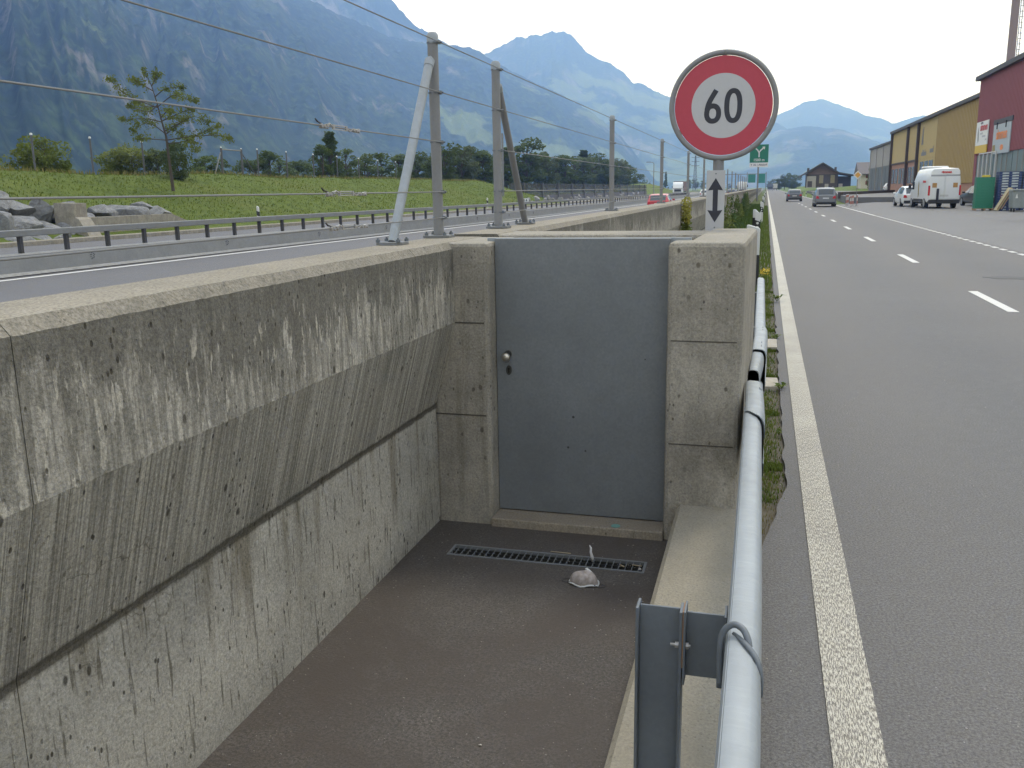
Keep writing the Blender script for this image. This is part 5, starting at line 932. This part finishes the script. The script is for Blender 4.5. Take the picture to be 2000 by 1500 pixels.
for k, (y, z, w2) in enumerate(((86.1, 5.95, .9), (85.2, 5.7, 1.2), (84.4, 5.4, .5))): MB().box(X3-.15, X3-.142, y-w2/2, y+w2/2, z-.07, z+.07).build('text_line', plain('pale_grey_print', (.45, .45, .45), .6), po)
bn = empty('banner', (0, 0, 0), 0, 'grey-white banner with orange print hanging over the hall doorway', 'banner'); MB().box(X3-.1, X3-.04, 76.6, 82.0, 4.1, 6.35).build('sheet', plain('banner_grey', (.38, .42, .44), .6), bn)
label_text(bn, 'simmen', 1.1, OT, (X3-.115, 79.2, 5.55), (R(90), 0, R(-90)), bold=.03); MB().prism([(78.9+.5*math.cos(k*.524), 4.55+.22*math.sin(k*.524)) for k in range(12)], 'x', X3-.115, X3-.105).build('orange_dot', OT, bn); MB().box(X3-.115, X3-.105, 81.0, 81.8, 4.3, 4.8).build('yellow_patch', GO, bn)
for y in (78.0, 80.8): MB().cyl((X3-.12, y, 6.0), (X3-.12, y, 6.5), .05, 6).build('hanger', M['trim'], bn)
ch = empty('chimney_stack', (21.6, 98, 0), 0, 'tall brown steel chimney with ladder rising behind the red hall', 'chimney'); MB().tube([(0, 0, 9), (0, 0, 12.2), (0, 0, 12.9), (0, 0, 26)], [.62, .62, .36, .33], 20).build('stack', plain('brown_steel', (.2, .15, .14), .6), ch, smooth=True)
MB().cyl((.42, -.1, 12.4), (.42, -.1, 26), .03, 6).build('ladder_rail', M['fpost'], ch); MB().cyl((.62, -.1, 12.4), (.62, -.1, 26), .03, 6).build('ladder_rail', M['fpost'], ch)
rm_ = MB().cyl((.42, -.1, 0), (.72, -.1, 0), .025, 5).mesh('rung', M['fpost'])
for k in range(28): o = place('rung', rm_, ch); o.location.z = 12.6+k*.48
# barn
bnw = plain('dark_timber', (.065, .05, .042), .9, var=.3, sc=3); bnr = plain('old_roof', (.055, .05, .05), .9, var=.25, sc=2); bng = plain('weathered_boards', (.14, .09, .07), .9, var=.35, sc=2); wal = plain('old_render', (.32, .29, .24), .9, var=.25, sc=1); BYY = 270; bz = 1.4
ba = empty('old_barn', (0, 0, 0), 0, 'old dark timber barn with wide gable roof beyond the field', 'building')
MB().box(10.9, 19.0, BYY, BYY+14, bz, 5.0).build('wall', bnw, ba); MB().prism([(10.4, 5.0), (19.4, 5.0), (14.8, 7.8)], 'y', BYY-.05, BYY+14).build('gable', bng, ba)
MB().box(19.0, 22.5, BYY+1, BYY+14, bz, 4.4).build('lean_to', plain('blue_black_boards', (.03, .03, .045), .9), ba); MB().box(10.7, 13.2, BYY-.35, BYY, bz, 4.6).build('rendered_bay', wal, ba)
rfm = MB().prism([(8.9, 4.35), (9.0, 4.75), (14.8, 8.25), (19.2, 5.5), (23.2, 4.75), (23.2, 4.45), (19.2, 5.1), (14.8, 7.8)], 'y', BYY-1.6, BYY+14.6).build('roof', bnr, ba)
for x, zz in ((11.2, 6.9), (18.5, 7.0)): MB().box(x-.3, x+.3, BYY+4, BYY+4.6, 5.5, zz).build('chimney', bnw, rfm)
for x in (14.6, 17.6): MB().box(x-.55, x+.55, BYY-.12, BYY, 2.6, 4.8).build('shutter_door', plain('ochre_boards', (.24, .2, .12), .9, var=.3), ba)
MB().box(11.0, 12.2, BYY-.45, BYY-.35, 1.6, 3.2).build('door', bnw, ba)
for x in (16.1, 19.8): MB().box(x-.5, x+.5, BYY-.1, BYY+.98, bz, 2.4).build('stone_base', wal, ba)
# house
ho_ = empty('house', (0, 0, 0), 0, 'cream house with grey tiled roof beside the grey hall', 'building'); HYY = 215
MB().box(19.9, 26, HYY, HYY+9, .8, 4.7).build('wall', plain('cream_render', (.5, .46, .36), .9, var=.1), ho_); MB().prism([(HYY-.8, 4.3), (HYY+4.5, 6.9), (HYY+9.8, 4.3), (HYY+9.8, 4.1), (HYY-.8, 4.1)], 'x', 19.2, 26.5).build('roof', plain('roof_tiles', (.1, .09, .09), .8, var=.25, sc=4), ho_)
for z in (2.0, 3.45): w0 = MB().box(20.9, 21.9, HYY-.06, HYY, z-.05, z+.75).build('shutter', plain('brown_shutter', (.17, .05, .045), .7), ho_)
# odds and ends in the yard
lw = MB().prism([(8.4, 118), (9.0, 118), (18.9, 150), (18.5, 150.5)], 'z', .3, 1.08).build('timber_fence', bnw); tag(lw, 'low dark timber fence between the yard and the field', 'fence')
M['rw'] = Mat('red_white_bands', rough=.5); wv = M['rw'].ramp(M['rw'].math('FRACT', M['rw'].math('MULTIPLY', M['rw'].xyz()['Z'], 1.9)), (.49, (.5, .47, .44)), (.51, (.36, .14, .1))); M['rw'].color(wv); M['rw'] = M['rw'].m
for k, (x, y) in enumerate(((6.98, 83.2), (7.15, 83.8), (7.32, 84.6), (7.05, 88.5), (7.3, 90.4), (7.55, 92.4), (7.75, 85.8))):
    o = empty('bollard', (x, y, .0), 0, ORD[k]+' red and white bollard at the edge of the road, counted from the front', 'bollard', 'red and white bollards at the yard corner'); MB().cyl((0, 0, -.1), (0, 0, 1.0), .045, 10).build('post_tube', M['rw'], o); MB().tube([(0, 0, 1.0), (0, 0, 1.04), (0, 0, 1.06)], [.058, .05, .02], 10).build('cap', M['white'], o)
bw = empty('yard_barrier', (0, 0, 0), 0, 'low red and white barrier board at the field edge', 'barrier'); MB().box(6.75, 8.4, 131, 131.1, .75, 1.1).build('board', plain('pale_red_board', (.5, .27, .22), .7, var=.4, sc=2), bw)
for x in (6.85, 8.3): MB().box(x-.05, x+.05, 131.1, 131.2, -.1, 1.1).build('leg', M['white'], bw)
pg = empty('priority_sign', (7.6, 85, 0), 0, 'yellow diamond priority road sign on a thin pole', 'road sign'); MB().cyl((0, .03, -.1), (0, .03, 2.9), .03, 8).build('pole', M['post'], pg)
MB().prism([(0, 3.1), (.37, 2.73), (0, 2.36), (-.37, 2.73)], 'y', -.02, 0).build('white_panel', plain('sign_white_plain', (.62, .6, .56), .5), pg); MB().prism([(0, 2.98), (.25, 2.73), (0, 2.48), (-.25, 2.73)], 'y', -.03, -.021).build('yellow_panel', plain('sign_orange', (.6, .3, .05), .5), pg)
for k, (px, yy) in enumerate(((1548, 150), (1541, 175), (1535, 205), (1529, 240), (1524, 280))): x = 7.0; delineator((x, yy, -.05), ORD[k]+' small white delineator post along the right road edge', .13, 1.0, 0, False)
crm = plain('green_plastic', (.012, .15, .085), .5, var=.25, sc=5)
cs = MB()
for q in range(2):
    for r in range(2): cs.box(-.5+q*.48, -.04+q*.48, r*.4, .38+r*.4, 0, .17)
csm = MB(); csm.box(-.5, .48, 0, .62, 0, .015).box(-.5, .48, 0, .02, .015, .155).box(-.5, .48, .6, .62, .015, .155).box(-.5, -.48, .02, .6, .015, .155).box(.46, .48, .02, .6, .015, .155).box(-.51, .49, -.012, .632, .14, .165).box(-.02, .0, -.008, .6, .015, .14); csm = csm.mesh('crate', crm)
for k in range(11):
    o = place('plastic_crate', csm); o.location = (12.55, 60.0, .37+k*.166); tag(o, ('lowest' if k == 0 else 'topmost' if k == 10 else ORD[k]+' from the bottom')+' green plastic crate in the tall stack', 'crate', 'stacked green plastic crates')
wdn = plain('pallet_wood', (.3, .2, .13), .9, var=.3); plm_w = MB().box(-.55, .55, 0, .1, .1, .12)
pl0 = empty('wooden_pallet', (12.55, 59.95, .25), 0, 'wooden pallet under the stack of green crates', 'pallet')
for y in (0, .3, .6): MB().box(-.55, .55, y, y+.1, .09, .118).build('deck_board', wdn, pl0)
for x in (-.5, 0, .42): MB().box(x, x+.1, 0, .7, 0, .09).build('runner', wdn, pl0)
yc = empty('yellow_crate', (12.6, 60.2, 2.2), 0, 'small yellow crate on top of the green stack', 'crate'); MB().box(-.2, .2, 0, .3, 0, .12).build('tray', plain('yellow_plastic', (.55, .4, .03), .5), yc, bevel=.01)
blu = plain('blue_plastic', (.012, .03, .1), .5, var=.3, sc=5)
pm_ = MB()
pm_d = MB().box(-.6, .6, -.4, .4, .1, .14).box(-.6, -.45, -.4, .4, 0, .1).box(-.07, .07, -.4, .4, 0, .1).box(.45, .6, -.4, .4, 0, .1).mesh('deck', blu); lbm = MB().box(-.42, -.1, -.415, -.401, .02, .09).mesh('end_label', plain('pale_label', (.4, .44, .44), .6))
for c_, (x, y) in enumerate(((13.75, 60.0), (15.05, 60.1))):
    for k in range(15):
        o = empty('plastic_pallet', (x, y, .25+k*.15), 0, ('lowest' if k == 0 else 'topmost' if k == 14 else ORD[k]+' from the bottom')+' dark blue pallet in the '+('left', 'right')[c_]+' stack', 'pallet', 'stacked dark blue pallets'); place('deck', pm_d, o); place('end_label', lbm, o); place('end_label', lbm, o).location.x = .52
for k, (x, m, lb) in enumerate(((12.98, plain('pale_board', (.42, .36, .22), .8), 'pale yellow board leaning against the blue pallets'), (13.16, blu, 'dark blue pallet leaning upright against the stack'))):
    o = empty('leaning_board', (x, 58.9-k*.05, .25), 0, lb, 'board'); rt = Matrix.Rotation(R(27), 3, 'Y'); b = MB(); b.cbox((.32, 0, .66), .10, .8, 1.45, rt); b.build('panel', m, o, bevel=.01); MB().cbox((.32-.045, -.41, .66+.02), .06, .015, 1.3, rt).build('edge_strip', wdn, o)
wc = empty('waste_container', (13.9, 56.6, .25), 0, 'grey four-wheeled waste container before the blue pallets', 'container'); gm = galv('bin_steel', (.2, .22, .21), .6, .2, .2, 15)
MB().prism([(-.62, .2), (.62, .2), (.68, 1.15), (-.68, 1.15)], 'y', 0, .8).build('body', gm, wc, bevel=.03); MB().prism([(-.7, 1.15), (.7, 1.15), (.66, 1.24), (-.66, 1.24)], 'y', -.05, .85).build('lid', gm, wc, bevel=.02)
for x in (-.5, .5):
    for y in (.1, .7): MB().cyl((x-.03, y, .1), (x+.03, y, .1), .1, 12).cyl((x, y, .1), (x, y, .22), .02, 6).build('castor', M['tyre'], wc)
for x in (-.2, .2): MB().box(x-.02, x+.02, -.015, .0, .2, 1.12).build('rib', gm, wc)
MB().prism([(-.5, .75), (-.38, .75), (-.44, 1.02)], 'y', -.012, -.004).build('warning_mark', plain('mark_white', (.55, .55, .5), .6), wc)
# fence in front of the red hall's window: white railing on the loading dock
rl = empty('dock_railing', (0, 0, 0), 0, 'white steel railing of the loading dock below the banner', 'railing')
MB().box(16.4, 17.3, 76.4, 82.2, .25, 1.9).build('dock', plain('dock_concrete', (.2, .2, .19), .9), rl)
for y in (76.5, 77.9, 79.3, 80.7, 82.1): MB().cyl((16.5, y, 1.9), (16.5, y, 4.2), .05, 6).build('baluster', M['white'], rl)
for z in (2.2, 4.15): MB().cyl((16.5, 76.5, z), (16.5, 82.1, z), .05, 6).build('rail_bar', M['white'], rl)
# ------------------------------------------------------------------ far signs and masts
gs = plain('motorway_green', (.0, .13, .075), .5); ex = empty('exit_sign', (-1.15, 128, 0), 0, 'green exit board with a white forking arrow reading 1500 m', 'road sign')
MB().box(-1.2, 1.2, -.03, .03, 5.05, 7.4).build('green_board', gs, ex); MB().box(-1.2, 1.2, -.03, .03, 4.47, 5.03).build('white_board', plain('sign_white_far', (.6, .58, .57), .5), ex); MB().cyl((-.05, .1, -.3), (-.05, .1, 7.2), .11, 10).build('pole', M['post'], ex)
ya = MB(); stroke(ya, [(0, 5.75), (0, 6.4), (.22, 6.68), (.5, 6.92)], .17, -.045, -.035); stroke(ya, [(-.02, 6.35), (-.2, 6.66), (-.46, 6.9)], .15, -.046, -.036); ya.prism([(.75, 7.12), (.36, 7.1), (.68, 6.72)], 'y', -.045, -.035); ya.build('fork_arrow', M['white'], ex)
label_text(ex, '1500 m', .48, M['white'], (0, -.035, 5.38), (R(90), 0, 0), bold=.012); label_text(ex, 'Y 36 | Altdorf', .38, ink, (0, -.035, 4.75), (R(90), 0, 0), bold=.006)
gn_ = empty('gantry_sign', (-4.2, 400, 0), 0, 'distant green direction boards on a gantry over the motorway', 'road sign'); MB().box(-3.5, -.5, -.05, .05, 3.7, 7.1).build('green_board', gs, gn_); MB().box(.1, 3.4, -.05, .05, 3.5, 7.3).build('green_board', gs, gn_)
for x in (-3.9, 3.8): MB().cyl((x, .3, -.3), (x, .3, 8.0), .15, 8).build('mast', M['post'], gn_)
MB().box(-18, 4, .2, .5, 7.1, 7.4).build('beam', M['post'], gn_)
lm = empty('street_lamp', (-23.7, 200, 0), 0, 'thin street lamp with short arm on the far carriageway', 'street lamp'); MB().tube([(0, 0, -.1), (0, 0, 7.1), (-.2, 0, 7.4), (-1.1, 0, 7.5)], [.1, .07, .06, .05], 8).build('pole', M['post'], lm); MB().cbox((-1.2, 0, 7.5), .9, .25, .14).build('lamp_head', M['plate'], lm, bevel=.03)
for k, (px, yy, x) in enumerate(((983, 95, None),)):
    c = atx(px, 380, -33.); o = empty('mast', (c.x, c.y, .3), 0, 'slim pale mast behind the second cable post', 'mast'); MB().cyl((0, 0, -.5), (0, 0, aty(983, 265, c.y).z), .13, 10).build('pole', M['post'], o); MB().cyl((0, 0, 5), (0, .0, 5.3), .18, 10).build('collar', M['post'], o)
for k, (px, yy, h) in enumerate(((1173, 900, 30), (1357, 700, 26))):
    c = aty(px, 368, yy); o = empty('power_pylon', (c.x, yy, -.5), .5, ('thin lattice power pylon above the dark wood', 'thin lattice power pylon beside the speed sign')[k], 'pylon'); b = MB(); q = h*.05
    for sx in (-1, 1):
        for sy in (-1, 1): MB().cyl((sx*q, sy*q, 0), (sx*.25, sy*.25, h), .16, 4).build('leg', M['fpost'], o)
    for z in (.72, .84, .95): MB().box(-h*.12, h*.12, -.15, .15, h*z-.15, h*z+.15).build('cross_arm', M['fpost'], o)
    for z in range(8): zz = h*z/9; w1 = q+(.25-q)*z/9; w2 = q+(.25-q)*(z+1)/9; MB().cyl((-w1, -w1, zz), (w2, -w2, h*(z+1)/9), .1, 4).build('lattice_bar', M['fpost'], o)
